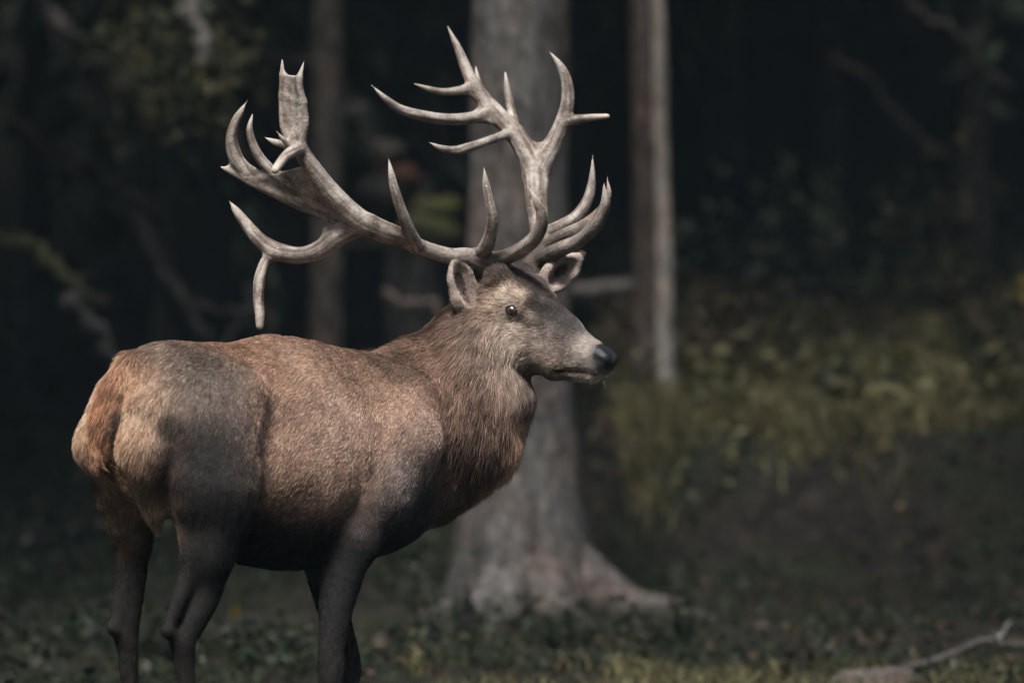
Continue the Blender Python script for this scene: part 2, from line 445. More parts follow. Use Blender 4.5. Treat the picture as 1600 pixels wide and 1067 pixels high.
def right_antler():
    p = [path((792, 450, 10.83, 19), (780, 430, 10.80, 22), (762, 411, 10.79, 18), (730, 401, 10.78, 14), (700, 400, 10.75, 13), (655, 385, 10.70, 12.5), (625, 371, 10.66, 15.5), (592, 359, 10.62, 18), (560, 343, 10.60, 18), (522, 306, 10.58, 16), (492, 268, 10.57, 14), (472, 238, 10.56, 13), (464, 215, 10.55, 13)),
         path((752, 425, 10.83, 15), (768, 418, 10.80, 15)),
         path((768, 408, 10.80, 14), (800, 398, 10.74, 12.5), (830, 378, 10.67, 12), (845, 356, 10.63, 10.5), (846, 335, 10.61, 8.5), (838, 315, 10.60, 6), (829, 299, 10.60, 2.5)),
         path((748, 400, 10.79, 12), (760, 385, 10.74, 12), (768, 360, 10.70, 10.5), (769, 340, 10.68, 9.5), (764, 315, 10.67, 8), (759, 285, 10.67, 5.5), (757, 268, 10.67, 2.5)),
         path((650, 384, 10.68, 12), (640, 364, 10.63, 11), (628, 332, 10.59, 9), (617, 298, 10.57, 7.5), (611, 270, 10.56, 5), (608, 252, 10.56, 2)),
         # palm: its lower rim, and the tines that rise from it
         path((575, 352, 10.61, 17), (520, 340, 10.66, 10), (475, 325, 10.69, 7), (430, 305, 10.71, 6), (390, 284, 10.72, 6), (351, 264, 10.73, 3)),
         path((385, 270, 10.72, 10), (368, 246, 10.72, 12), (362, 217, 10.71, 10), (368, 190, 10.70, 7), (376, 175, 10.70, 5), (383, 163, 10.70, 2)),
         path((460, 290, 10.68, 9), (430, 272, 10.69, 9), (408, 250, 10.69, 8.5), (395, 225, 10.68, 7), (390, 203, 10.67, 5.5), (394, 182, 10.67, 2.5)),
         path((560, 352, 10.62, 18), (528, 370, 10.64, 16), (500, 390, 10.66, 15), (468, 399, 10.67, 13.5), (432, 393, 10.68, 15), (406, 376, 10.69, 12), (386, 352, 10.70, 9.5), (370, 331, 10.71, 6.5), (361, 318, 10.71, 2.5)),
         path((424, 398, 10.68, 10), (414, 410, 10.68, 8.5), (406, 436, 10.67, 9.5), (404, 465, 10.66, 9), (406, 492, 10.65, 8), (406, 509, 10.65, 6.5)),
         # upright plate: two rims ending in a fork
         path((464, 222, 10.55, 12), (476, 195, 10.54, 7.5), (474, 165, 10.53, 5.5), (468, 138, 10.52, 4.5), (469, 120, 10.52, 4.5), (473, 104, 10.52, 2.8)),
         path((458, 222, 10.56, 11), (443, 198, 10.57, 6), (440, 165, 10.57, 4.5), (441, 130, 10.57, 4.5), (441, 112, 10.57, 4), (441, 96, 10.57, 2.2)),
         path((466, 232, 10.54, 11), (448, 243, 10.49, 8.5), (437, 256, 10.46, 7.5), (430, 266, 10.44, 6.5)),
         path((458, 228, 10.57, 8), (438, 225, 10.60, 6.5), (426, 221, 10.61, 4.5), (416, 216, 10.62, 2)),
         path((452, 228, 10.55, 5), (442, 218, 10.53, 4), (435, 209, 10.52, 2.2))]
    p += burr((780, 431, 10.80), (-.60, -.35, .72), 22)
    near = lambda pts: [q + (q - np.array([0, 0, CAM_Z])) * (.15 / q[1]) for q in pts]     # a hand's breadth further back
    p = [(near(a), b) for a, b in sharpen(p[:15], (9, 12)) + p[15:]]
    w = lambda a, b, y: W(a, b, y + .15)
    t = [(w(560, 346, 10.61), w(478, 262, 10.60), w(480, 324, 10.68), .0085),
         (w(478, 262, 10.60), w(480, 324, 10.68), w(420, 276, 10.70), .0075),
         (w(480, 324, 10.68), w(420, 276, 10.70), w(392, 284, 10.72), .0075),
         (w(420, 276, 10.70), w(392, 284, 10.72), w(372, 252, 10.72), .0080),
         (w(392, 284, 10.72), w(372, 252, 10.72), w(356, 263, 10.73), .0070),
         (w(560, 348, 10.61), w(510, 342, 10.66), w(505, 378, 10.66), .0085),
         (w(462, 222, 10.55), w(474, 160, 10.53), w(441, 150, 10.57), .0070),
         (w(474, 160, 10.53), w(441, 150, 10.57), w(443, 119, 10.57), .0060),
         (w(474, 160, 10.53), w(443, 119, 10.57), w(467, 122, 10.52), .0060),
         (w(441, 150, 10.57), w(446, 200, 10.57), w(462, 220, 10.55), .0070)]
    return p, t

def left_antler():
    p = [path((838, 425, 11.06, 20), (841, 408, 11.08, 20), (846, 385, 11.12, 17), (842, 350, 11.18, 15), (839, 310, 11.24, 18), (838, 275, 11.28, 20)),
         path((834, 424, 11.06, 23), (844, 420, 11.07, 22)),
         path((840, 290, 11.27, 18), (828, 250, 11.30, 18), (806, 211, 11.32, 16), (780, 183, 11.34, 14.5), (755, 155, 11.36, 12.5), (736, 125, 11.37, 10.5), (724, 98, 11.38, 8.5), (713, 70, 11.39, 5.5), (701, 45, 11.40, 2)),
         path((768, 175, 11.35, 12), (740, 184, 11.30, 9.5), (702, 187, 11.24, 9), (662, 182, 11.18, 9), (627, 172, 11.14, 7.5), (604, 156, 11.11, 5.5), (585, 138, 11.10, 2)),
         path((742, 135, 11.37, 9), (718, 142, 11.34, 7), (692, 144, 11.31, 5.5), (668, 139, 11.28, 4.5), (649, 132, 11.26, 2)),
         path((755, 158, 11.37, 7), (748, 135, 11.41, 5.5), (744, 109, 11.44, 2.8)),
         path((806, 212, 11.33, 10), (799, 178, 11.37, 8), (793, 145, 11.40, 6), (790, 118, 11.42, 3)),
         path((800, 208, 11.32, 9), (772, 217, 11.26, 7), (738, 229, 11.20, 7.5), (712, 236, 11.16, 7.5), (690, 232, 11.13, 5), (675, 225, 11.12, 2.5)),
         path((836, 280, 11.28, 18), (852, 247, 11.29, 17), (868, 218, 11.30, 14), (881, 188, 11.30, 12.5), (887, 160, 11.30, 11), (886, 132, 11.30, 9), (877, 106, 11.30, 6.5), (861, 84, 11.30, 2)),
         path((884, 190, 11.30, 11), (903, 187, 11.27, 8), (925, 184, 11.24, 6), (949, 182, 11.22, 4)),
         path((838, 412, 11.06, 15), (866, 394, 10.98, 13), (905, 376, 10.90, 11.5), (930, 352, 10.84, 11), (945, 322, 10.81, 8.5), (944, 292, 10.80, 3)),
         path((846, 388, 11.11, 13), (880, 369, 11.05, 11), (912, 354, 11.00, 11), (938, 332, 10.97, 9), (951, 305, 10.95, 5), (949, 282, 10.95, 2)),
         path((844, 368, 11.15, 11), (872, 356, 11.13, 11), (900, 340, 11.12, 10.5), (918, 314, 11.12, 9), (925, 283, 11.12, 6), (926, 250, 11.12, 2))]
    p = sharpen(p, (0, 1, 9)) + burr((840, 418, 11.07), (.15, .3, .94), 21)
    w = lambda a, b, y: W(a, b, y)
    t = [(w(839, 290, 11.27), w(812, 226, 11.31), w(862, 232, 11.30), .016),
         (w(760, 160, 11.36), w(785, 195, 11.33), w(735, 184, 11.31), .009),
         (w(742, 135, 11.37), w(756, 160, 11.36), w(722, 142, 11.35), .006)]
    return p, t
# ---- coat: colour, hair length and lie of the hair --------------------------------------------
# spots on the near side of the body (pixel, pixel, side offset, colour, reach); the far side mirrors them
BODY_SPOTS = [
    (193, 660, -.045, (0.050, 0.032, 0.022), .014), (191, 690, -.040, (0.050, 0.032, 0.022), .014), (198, 730, -.035, (0.060, 0.038, 0.026), .014), (175, 630, .0, (0.250, 0.120, 0.060), .03), (165, 690, .0, (0.260, 0.128, 0.066), .03),  # tail cleft spots: the dark of the gap put into the colour
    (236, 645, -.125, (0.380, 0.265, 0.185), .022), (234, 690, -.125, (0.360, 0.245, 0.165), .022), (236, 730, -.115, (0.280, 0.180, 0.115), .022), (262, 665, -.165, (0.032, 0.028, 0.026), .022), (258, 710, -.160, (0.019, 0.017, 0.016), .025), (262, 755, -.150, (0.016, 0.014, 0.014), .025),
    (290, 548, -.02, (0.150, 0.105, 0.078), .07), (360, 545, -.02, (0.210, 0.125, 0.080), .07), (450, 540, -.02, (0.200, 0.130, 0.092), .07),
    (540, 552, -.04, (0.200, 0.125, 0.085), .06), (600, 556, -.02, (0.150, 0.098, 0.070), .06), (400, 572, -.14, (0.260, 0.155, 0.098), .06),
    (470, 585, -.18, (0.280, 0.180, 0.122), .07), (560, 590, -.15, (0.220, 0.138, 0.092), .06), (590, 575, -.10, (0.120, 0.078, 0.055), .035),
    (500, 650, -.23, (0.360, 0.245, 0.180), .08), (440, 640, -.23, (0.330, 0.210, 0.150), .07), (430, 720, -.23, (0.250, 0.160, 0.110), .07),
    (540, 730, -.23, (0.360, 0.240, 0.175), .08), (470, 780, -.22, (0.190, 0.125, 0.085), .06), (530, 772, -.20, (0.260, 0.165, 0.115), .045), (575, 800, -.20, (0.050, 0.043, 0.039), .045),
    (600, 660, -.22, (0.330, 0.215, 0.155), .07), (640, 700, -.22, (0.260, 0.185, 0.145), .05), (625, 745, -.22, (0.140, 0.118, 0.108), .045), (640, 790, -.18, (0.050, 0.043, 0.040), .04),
    (440, 850, -.15, (0.006, 0.006, 0.007), .06), (520, 840, -.18, (0.013, 0.012, 0.013), .045), (400, 840, -.10, (0.006, 0.006, 0.007), .06), (470, 880, -.05, (0.005, 0.005, 0.006), .06),  # dark belly coat, deepened with the shade under the body
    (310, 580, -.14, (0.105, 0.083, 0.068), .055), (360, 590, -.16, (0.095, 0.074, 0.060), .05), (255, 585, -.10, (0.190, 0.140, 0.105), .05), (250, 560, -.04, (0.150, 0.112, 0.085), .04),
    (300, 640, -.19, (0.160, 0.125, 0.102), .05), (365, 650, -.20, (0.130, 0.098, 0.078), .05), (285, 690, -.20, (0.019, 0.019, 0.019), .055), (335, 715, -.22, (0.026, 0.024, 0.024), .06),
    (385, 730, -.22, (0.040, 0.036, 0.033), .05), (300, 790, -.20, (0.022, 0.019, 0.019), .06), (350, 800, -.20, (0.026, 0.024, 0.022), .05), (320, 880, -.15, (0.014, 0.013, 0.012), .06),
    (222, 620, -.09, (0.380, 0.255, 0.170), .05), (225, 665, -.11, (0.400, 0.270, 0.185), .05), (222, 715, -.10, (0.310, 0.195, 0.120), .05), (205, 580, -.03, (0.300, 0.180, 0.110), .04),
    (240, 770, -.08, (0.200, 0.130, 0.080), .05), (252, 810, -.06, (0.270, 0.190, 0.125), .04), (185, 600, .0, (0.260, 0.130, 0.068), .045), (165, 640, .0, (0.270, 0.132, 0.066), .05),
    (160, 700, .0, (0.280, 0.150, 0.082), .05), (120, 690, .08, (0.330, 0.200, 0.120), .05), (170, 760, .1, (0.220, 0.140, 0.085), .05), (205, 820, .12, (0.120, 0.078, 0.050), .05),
    (205, 920, .13, (0.022, 0.017, 0.014), .07), (290, 990, -.13, (0.015, 0.012, 0.011), .08), (300, 1150, -.13, (0.016, 0.013, 0.011), .12), (205, 1150, .13, (0.014, 0.012, 0.009), .1),  # dark leg coat, with the shade below the body put into it
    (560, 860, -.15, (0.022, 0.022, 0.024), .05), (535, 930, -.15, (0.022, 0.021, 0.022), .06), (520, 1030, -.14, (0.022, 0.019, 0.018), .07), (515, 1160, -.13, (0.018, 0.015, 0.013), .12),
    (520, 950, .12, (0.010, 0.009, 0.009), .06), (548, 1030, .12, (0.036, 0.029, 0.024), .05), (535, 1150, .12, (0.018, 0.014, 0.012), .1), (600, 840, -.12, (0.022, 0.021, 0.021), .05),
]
HEAD_SPOTS = [
    (640, 560, .02, (0.111, 0.075, 0.056), .05), (690, 505, .02, (0.128, 0.089, 0.066), .05), (670, 600, -.10, (0.187, 0.115, 0.078), .06), (720, 560, -.10, (0.178, 0.115, 0.082), .06),
    (700, 640, -.16, (0.162, 0.098, 0.068), .06), (760, 620, -.12, (0.136, 0.089, 0.065), .06), (690, 710, -.16, (0.106, 0.068, 0.049), .06), (745, 700, -.12, (0.072, 0.048, 0.037), .06),
    (720, 760, -.06, (0.060, 0.043, 0.034), .05), (812, 690, -.02, (0.460, 0.280, 0.180), .034), (775, 755, -.02, (0.420, 0.255, 0.160), .034), (800, 725, -.02, (0.440, 0.265, 0.170), .034), (700, 800, .02, (0.170, 0.106, 0.068), .04), (812, 650, .02, (0.240, 0.140, 0.090), .035),  # bright mane edge: warm rim light put into the coat colour
    (800, 590, -.04, (0.094, 0.073, 0.058), .035), (765, 540, -.09, (0.210, 0.155, 0.119), .05), (740, 500, -.09, (0.111, 0.076, 0.058), .035), (790, 560, -.08, (0.265, 0.204, 0.161), .045),
    (830, 545, -.07, (0.265, 0.210, 0.168), .04), (860, 560, -.05, (0.210, 0.161, 0.124), .035), (850, 520, -.06, (0.287, 0.238, 0.204), .030), (880, 545, -.04, (0.221, 0.183, 0.155), .03),
    (805, 520, -.085, (0.332, 0.265, 0.216), .03), (772, 490, -.085, (0.232, 0.172, 0.130), .03), (790, 463, -.075, (0.468, 0.358, 0.273), .017), (815, 470, -.07, (0.390, 0.305, 0.234), .014), (827, 495, -.07, (0.429, 0.345, 0.273), .013),
    (800, 498, -.08, (0.332, 0.271, 0.221), .016), (816, 494, -.078, (0.017, 0.014, 0.012), .0065), (822, 501, -.075, (0.017, 0.014, 0.012), .0065), (826, 507, -.072, (0.025, 0.022, 0.020), .006), (780, 450, -.07, (0.221, 0.166, 0.122), .02),
    (820, 440, -.02, (0.069, 0.054, 0.048), .03), (845, 460, -.02, (0.079, 0.063, 0.054), .03), (855, 488, -.035, (0.034, 0.030, 0.027), .024), (880, 505, -.03, (0.052, 0.045, 0.043), .022), (885, 500, -.01, (0.069, 0.060, 0.056), .03), (905, 515, .0, (0.116, 0.103, 0.096), .025),
    (838, 478, -.05, (0.059, 0.048, 0.043), .015), (918, 545, -.03, (0.286, 0.239, 0.203), .018), (905, 560, -.035, (0.263, 0.219, 0.183), .018), (925, 535, -.01, (0.239, 0.203, 0.175), .018),
    (912, 573, -.03, (0.270, 0.223, 0.187), .012), (890, 575, -.03, (0.155, 0.122, 0.099), .012), (915, 594, -.01, (0.598, 0.494, 0.403), .014), (890, 590, -.01, (0.287, 0.232, 0.183), .018),
    (884, 580, -.035, (0.033, 0.029, 0.026), .008), (850, 592, -.02, (0.166, 0.122, 0.094), .03), (778, 436, -.07, (0.066, 0.053, 0.044), .020), (800, 425, -.02, (0.059, 0.045, 0.038), .025),
]
NOSE = (938, 558)
EAR_IN, EAR_OUT, NOSEC = np.array((.58, .47, .40)), np.array((.12, .088, .068)), np.array((.022, .023, .026))

def coat(P, earmask_in=None):
    w = (P - B0) @ BN
    Pb = P - np.outer(np.maximum(w - .0, 0) * (w > .0), BN) * 2
    # body spots given with w >= .05 are on the far side: compare with the real position
    wh = (P - H0) @ HN
    Ph = P - np.outer(np.maximum(wh, 0), HN) * 2
    num = np.zeros((len(P), 3)); den = np.full(len(P), 1e-9)
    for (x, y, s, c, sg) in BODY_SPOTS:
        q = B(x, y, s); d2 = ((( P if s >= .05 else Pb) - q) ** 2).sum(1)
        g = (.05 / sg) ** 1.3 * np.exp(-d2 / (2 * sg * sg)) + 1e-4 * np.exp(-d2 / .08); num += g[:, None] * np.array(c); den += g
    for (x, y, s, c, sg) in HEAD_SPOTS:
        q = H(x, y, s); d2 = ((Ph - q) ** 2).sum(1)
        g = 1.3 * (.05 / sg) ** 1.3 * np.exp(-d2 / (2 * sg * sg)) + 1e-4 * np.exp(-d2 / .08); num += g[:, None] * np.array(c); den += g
    return num / den[:, None]

def vnoise(P, scale, seed):            # smooth value noise
    r = np.random.default_rng(seed); T = r.random((32, 32, 32)).astype(np.float32)
    q = P * scale; i = np.floor(q).astype(int); f = q - i; f = f * f * (3 - 2 * f); out = 0
    for a in (0, 1):
        for b in (0, 1):
            for c in (0, 1):
                out = out + T[(i[:, 0] + a) % 32, (i[:, 1] + b) % 32, (i[:, 2] + c) % 32] * np.where(a, f[:, 0], 1 - f[:, 0]) * np.where(b, f[:, 1], 1 - f[:, 1]) * np.where(c, f[:, 2], 1 - f[:, 2])
    return out

Z = np.array([0, 0, 1.0])
HFW = None
GROOM = {   # lie of the hair, length (m), lift off the skin
    'flank': (-BD * .8 - Z * .75, .013, .32), 'back': (-BD * 1.0 - Z * .15, .018, .32), 'rump': (-BD * .7 - Z * .7, .020, .35),
    'haunch': (-BD * .25 - Z * 1.0, .013, .28), 'rumppatch': (-BD * .3 - Z * 1.0, .034, .48), 'tail': (-BD * .35 - Z * 1.0, .055, .50),
    'innerthigh': (-BD * .15 - Z * 1.0, .018, .35), 'belly': (-BD * .5 - Z * .6, .020, .35), 'leg': (-Z, .011, .28), 'foreleg': (-Z - BD * .2, .013, .28), 'hoof': (-Z, .0, .2), 'shin': (-Z - BD * .1, .013, .28),
    'neck': (-Z * 1.0 - HD * .35, .042, .46), 'nape': (-Z * .9 - HD * .7, .050, .58), 'mane': (-Z * 1.0 + HD * .15, .058, .58),
    'crown': (-HD * .7 + Z * .45, .015, .42), 'face': (-HD * .85 + Z * .25, .009, .32), 'muzzle': (-HD, .005, .3), 'jaw': (-HD * .9 - Z * .4, .015, .35),
    'chin': (-HD * .6 - Z * .6, .010, .5), 'cheek': (-HD * .9 - Z * .25, .012, .32), 'eye': (-HD, .005, .25), 'nose': (-HD, .0, .2),
    'ear': (Z * .9 - HD * .2, .011, .45)}

def groom(P, A):
    n = len(P); D = np.zeros((n, 3)); Ln = np.zeros(n); Li = np.zeros(n); W_ = np.full(n, 1e-9); earw = np.zeros(n); skin = np.zeros(n)
    for pr in A:
        lo, hi = pr['lo'] - .12, pr['hi'] + .12
        m = np.all((P > lo) & (P < hi), 1)
        if not m.any(): continue
        d = prim_dist(pr, P[m]).astype(float); s = .012 if pr['reg'] in ('ear', 'nose', 'eye', 'muzzle', 'chin', 'hoof', 'tail') else .028
        g = np.exp(-np.maximum(d, 0) / s); dr, ln, li = GROOM[pr['reg']]
        D[m] += g[:, None] * dr; Ln[m] += g * ln; Li[m] += g * li; W_[m] += g
        if pr['reg'] == 'ear': earw[m] += g
        if pr['reg'] in ('nose', 'hoof'): skin[m] += g * 1.5
    return D / W_[:, None], Ln / W_, Li / W_, earw / W_, skin / W_

def build_stag(h=.005, hairs=360000):
    V, F, A = stag_body(h)
    N = normals(V, F)
    dh = np.linalg.norm(V - H(830, 510, 0), axis=1); tw = np.clip((dh - .22) / .15, 0, 1) * np.clip((V[:, 2] - .60) / .15, 0, 1)
    al = (V - B0) @ BD                       # muscle, ribs and loose skin
    V = V + N * (tw * ((vnoise(V, 6.5, 41) - .5) * .020 + (vnoise(V, 15, 42) - .5) * .008 + .0022 * np.sin(al * 95 + (V[:, 2] - .9) * 22) * np.exp(-((al - .66) / .17) ** 2)))[:, None]
    N = normals(V, F)
    root = empty('stag', L(.6, 0, 0))
    tag(root, 'brown red deer stag with huge branching antlers standing in the clearing', 'stag')
    bc = np.array(root.location)
    _, Ln, _, earw, skin = groom(V, A)
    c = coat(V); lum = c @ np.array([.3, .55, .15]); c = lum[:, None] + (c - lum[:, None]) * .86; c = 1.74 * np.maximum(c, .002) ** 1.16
    ear_face_n = np.zeros(len(V), bool)
    for (eb, ed, ef_, eL) in EARS:
        q = V - eb; al = q @ ed; ear_face_n |= (q @ ef_ > -.006) & (al > .0) & (al < eL * 1.9) & (np.linalg.norm(q - np.outer(al, ed), axis=1) < .06)
    core = np.zeros(len(V))
    for (eb, ed, ef_, eL) in EARS:
        q = V - eb; al = q @ ed; rr = np.linalg.norm(q - np.outer(al, ed) - np.outer(q @ ef_, ef_), axis=1)
        core = np.maximum(core, np.exp(-(rr / .013) ** 2) * np.exp(-((al - eL * .62) / (eL * .55)) ** 2) * ear_face_n)
    e = np.clip(earw * 1.6 - .5, 0, 1)[:, None]
    c = c * (1 - e) + e * np.where(ear_face_n[:, None], EAR_IN * (1 - core[:, None]) + np.array((.20, .14, .11)) * core[:, None], EAR_OUT)
    dn = np.linalg.norm(V - H(NOSE[0] + 6, NOSE[1] + 2, 0), axis=1); nz = np.clip((.056 - dn) / .014, 0, 1)
    top = V[:, 2] > H(940, 537, 0)[2]; nz = np.where(top, nz * .2, nz)
    nz = np.where(V[:, 2] < H(940, 578, 0)[2], nz * .0, nz)
    c = c * (1 - nz[:, None]) + nz[:, None] * NOSEC
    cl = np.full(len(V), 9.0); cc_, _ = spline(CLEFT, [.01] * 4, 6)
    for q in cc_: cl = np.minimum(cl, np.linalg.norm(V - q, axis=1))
    cw = .85 * np.clip((.027 - cl + (vnoise(V, 60, 51) - .5) * .016) / .016, 0, 1)[:, None] * np.clip((B(0, 632, 0)[2] - V[:, 2]) / .03, 0, 1)[:, None]; c = c * (1 - cw) + cw * np.array((.045, .030, .022))      # shade of the cleft beside the tail put into the coat
    hoof = V[:, 2] < .075
    c[hoof] = (.02, .018, .016)
    ml = np.full(len(V), 9.)
    for t in np.linspace(0, 1, 14):
        q = H(883 + 55 * t, 579.5 + 5 * t * t, 0); dv = V - q; dv = dv - np.outer(dv @ HN, HN); ml = np.minimum(ml, np.linalg.norm(dv, axis=1) * (1 + .5 * t))
    mo = np.clip((.0075 - ml) / .004, 0, 1); c = c * (1 - mo[:, None] * .93)
    # skin under the hair is a little darker than the coat
    body = mesh_obj('body', V, F, [MAT['hide']], root, True, bc); body.location = (0, 0, 0)
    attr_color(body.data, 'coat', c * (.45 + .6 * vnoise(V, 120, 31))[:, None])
    a = body.data.attributes.new('wet', 'FLOAT', 'POINT'); a.data.foreach_set('value', nz.astype(np.float32))
    # antlers
    for nm, (pp, tt), lab in (('antler', right_antler(), None), ('antler', left_antler(), None)):
        Va, Fa, gro = antler_field(pp, tt, .0032)
        tips = np.array([q[0][-1] for q in pp[2:]]); dt = np.full(len(Va), 9.0)
        for t in tips: dt = np.minimum(dt, np.linalg.norm(Va - t, axis=1))
        Na = normals(Va, Fa)
        r = .35 * vnoise(Va, 95, 3) + .25 * vnoise(Va, 210, 4) + 1.1 * gro - .85
        basew = np.clip(1 - np.linalg.norm(Va - pp[0][0][0], axis=1) / .10, 0, 1)
        Va = Va + Na * (r * (.0016 + .006 * basew) * np.clip(dt / .05, .2, 1))[:, None]
        o = mesh_obj(nm, Va, Fa, [MAT['antler']], root, True, bc); o.location = (0, 0, 0)
        a = o.data.attributes.new('groove', 'FLOAT', 'POINT'); a.data.foreach_set('value', gro.astype(np.float32))
        a = o.data.attributes.new('tip', 'FLOAT', 'POINT'); a.data.foreach_set('value', np.clip(1 - dt / .085, 0, 1).astype(np.float32))
        a = o.data.attributes.new('base', 'FLOAT', 'POINT'); a.data.foreach_set('value', np.clip(1 - np.linalg.norm(Va - pp[0][0][0], axis=1) / .27, 0, 1).astype(np.float32))
    # eyes: ball in its socket with a horizontal pupil behind a clear cornea
    for side in (-1, 1):
        p = H(799.5, 484.5, -.092); q0 = p if side < 0 else mir(p); R_ = .0240; sq = .74
        out = -HN * .86 + HD * .36 + Z * .10; out = out if side < 0 else out - 2 * HN * (HN @ out)
        fr = frame(out); fx = fr[1] if fr[1] @ HD > 0 else -fr[1]
        tl = -.26; fx, fz = fx * math.cos(tl) + fr[2] * math.sin(tl), fr[2] * math.cos(tl) - fx * math.sin(tl)      # the slit slants down to the nose
        dv = V - q0; al = dv @ fr[0]; pr = np.linalg.norm(dv - np.outer(al, fr[0]), axis=1); skin_d = np.median(al[(pr < .013) & (np.abs(al) < .04)])
        q = q0 + fr[0] * (skin_d + .0078 - R_)
        def ob(x, z, dd): return q + fx * x + fz * z + fr[0] * (R_ * math.sqrt(max(1 - (x / R_) ** 2 - (z / (R_ * sq)) ** 2, .05)) + dd)
        ev, ef = sphere(R_, 28, 16)
        eye = mesh_obj('eye', q + np.outer(ev[:, 0], fr[0]) + np.outer(ev[:, 1], fx) + np.outer(ev[:, 2], fz) * sq - bc, ef, [MAT['eye']], root, True)
        for nm, ax_, az_, dd, mt in (('iris', .0115, .0088, .0003, 'iris'), ('pupil', .0066, .0046, .0006, 'eye')):
            V2 = [ob(0, 0, dd)]; F2 = []
            for j in (1, 2, 3):
                for k in range(20): V2.append(ob(ax_ * j / 3 * math.cos(k * .31416), az_ * j / 3 * math.sin(k * .31416), dd))
            F2 += [(0, 1 + k, 1 + (k + 1) % 20) for k in range(20)]
            for j in (0, 1): F2 += [(1 + j * 20 + k, 21 + j * 20 + k, 21 + j * 20 + (k + 1) % 20, 1 + j * 20 + (k + 1) % 20) for k in range(20)]
            mesh_obj(nm, np.array(V2) - bc, F2, [MAT[mt]], eye, True)
        n = 40; V2 = []; F2 = []
        for k in range(n):                       # lids: an almond rim, drawn out towards the tear gland
            an = 2 * math.pi * k / n; ca, sa = math.cos(an), math.sin(an); duct = max(ca, 0) ** 8; alm = 1 - .28 * abs(ca) ** 3
            for j, (sx_, sz_, dd) in enumerate(((.0172, .0104, .0002), (.0186, .0120, .0026), (.0212, .0142, .0016), (.0232, .0160, -.0070))):
                x, z = sx_ * ca * (1 + .35 * duct), sz_ * sa * alm * (1.0 if sa < 0 else 1.06) - .003 * duct
                V2.append(ob(x, z, dd))
            for j in range(3):
                a0 = k * 4 + j; a1 = ((k + 1) % n) * 4 + j; F2.append((a0, a1, a1 + 1, a0 + 1))
        mesh_obj('eyelid', np.array(V2) - bc, F2, [MAT['lid']], root, True)
    if not hairs: return
    # fur
    T0 = V[F]; ar = .5 * np.linalg.norm(np.cross(T0[:, 2] - T0[:, 0], T0[:, 3] - T0[:, 1]), axis=1)
    fc = T0.mean(1)
    headw = np.exp(-np.maximum(np.linalg.norm(fc - H(830, 510, 0), axis=1) - .16, 0) / .05)
    dens = ar * (1 + 2.2 * headw) * np.where(fc[:, 2] < .35, .35, 1)
    fi = rng.choice(len(F), hairs, p=dens / dens.sum())
    u, v = rng.random((2, hairs, 1))
    Q = V[F[fi]]; M = N[F[fi]]
    bl = lambda X: (X[:, 0] * (1 - u) + X[:, 1] * u) * (1 - v) + (X[:, 3] * (1 - u) + X[:, 2] * u) * v
    P = bl(Q); Nn = bl(M); Nn /= np.linalg.norm(Nn, axis=1)[:, None]
    D, Ln, Li, earw, skin = groom(P, A)
    cc = bl(c[F[fi]]); nzh = bl(np.maximum(nz, mo)[F[fi]][:, :, None])[:, 0]
    Ln = Ln * (1 - .55 * bl((ear_face_n * 1.0)[F[fi]][:, :, None])[:, 0])
    Ln = Ln * np.clip(1 - skin * 1.3, 0, 1) * (1 - np.clip(nzh * 1.5, 0, 1)) * np.where(P[:, 2] < .08, 0, 1)
    de = np.linalg.norm(P - H(800, 485, -.085), axis=1); Ln *= np.clip((de - .016) / .010, 0, 1)
    cl = np.full(len(P), 9.0); cc_, _ = spline(CLEFT, [.01] * 4, 6)
    for q in cc_: cl = np.minimum(cl, np.linalg.norm(P - q, axis=1))
    Ln *= np.clip((cl - .014) / .022, .40, 1)
    keep = Ln > .002
    P, Nn, D, Ln, Li, cc = P[keep], Nn[keep], D[keep], Ln[keep], Li[keep], cc[keep]; n = len(P)
    # clumps and cowlicks
    wv = np.stack([vnoise(P, 9, 11) - .5, vnoise(P, 9, 12) - .5, vnoise(P, 9, 13) - .5], 1) * .9 + np.stack([vnoise(P, 38, 14) - .5, vnoise(P, 38, 15) - .5, vnoise(P, 38, 16) - .5], 1) * .8
    D = D / np.maximum(np.linalg.norm(D, axis=1), 1e-6)[:, None] + wv * np.clip(Ln / .05, .35, 1.1)[:, None] + rng.normal(0, .16, (n, 3))
    D -= Nn * (D * Nn).sum(1)[:, None]; D /= np.maximum(np.linalg.norm(D, axis=1), 1e-6)[:, None]
    ln = Ln * rng.uniform(.6, 1.25, n) * (.8 + .4 * vnoise(P, 25, 17)); lift = np.clip(Li * rng.uniform(.6, 1.4, n), .08, .9)
    K = 4; pts = np.zeros((n, K, 3))
    for j in range(K):
        t = j / (K - 1); up = np.sin(lift) * (t - .38 * t * t)
        pts[:, j] = P - Nn * np.minimum(.002, .04 * ln)[:, None] + (D * (np.cos(lift) * t)[:, None] + Nn * up[:, None] - Z * (.22 * t * t * np.clip(Ln / .06, 0, 1))[:, None]) * ln[:, None]
    br = np.exp(rng.normal(0, .42, n)) * (.55 + .9 * vnoise(P, 55, 18)) * (.8 + .4 * vnoise(P, 14, 19))
    cc = np.clip(cc * br[:, None], .004, .75)
    hc = bpy.data.hair_curves.new('fur'); hc.add_curves([K] * n)
    hc.attributes['position'].data.foreach_set('vector', (pts - bc).astype(np.float32).ravel())
    ra = hc.attributes.new('radius', 'FLOAT', 'POINT')
    base = np.clip(.00032 + ln * .008, .00032, .00065)
    prof = np.array([1.0, .95, .70, .12])
    ra.data.foreach_set('value', (base[:, None] * prof).astype(np.float32).ravel())
    col = hc.attributes.new('coat', 'FLOAT_COLOR', 'CURVE'); full = np.ones((n, 4), dtype=np.float32); full[:, :3] = cc
    col.data.foreach_set('color', full.ravel())
    hc.materials.append(MAT['fur'])
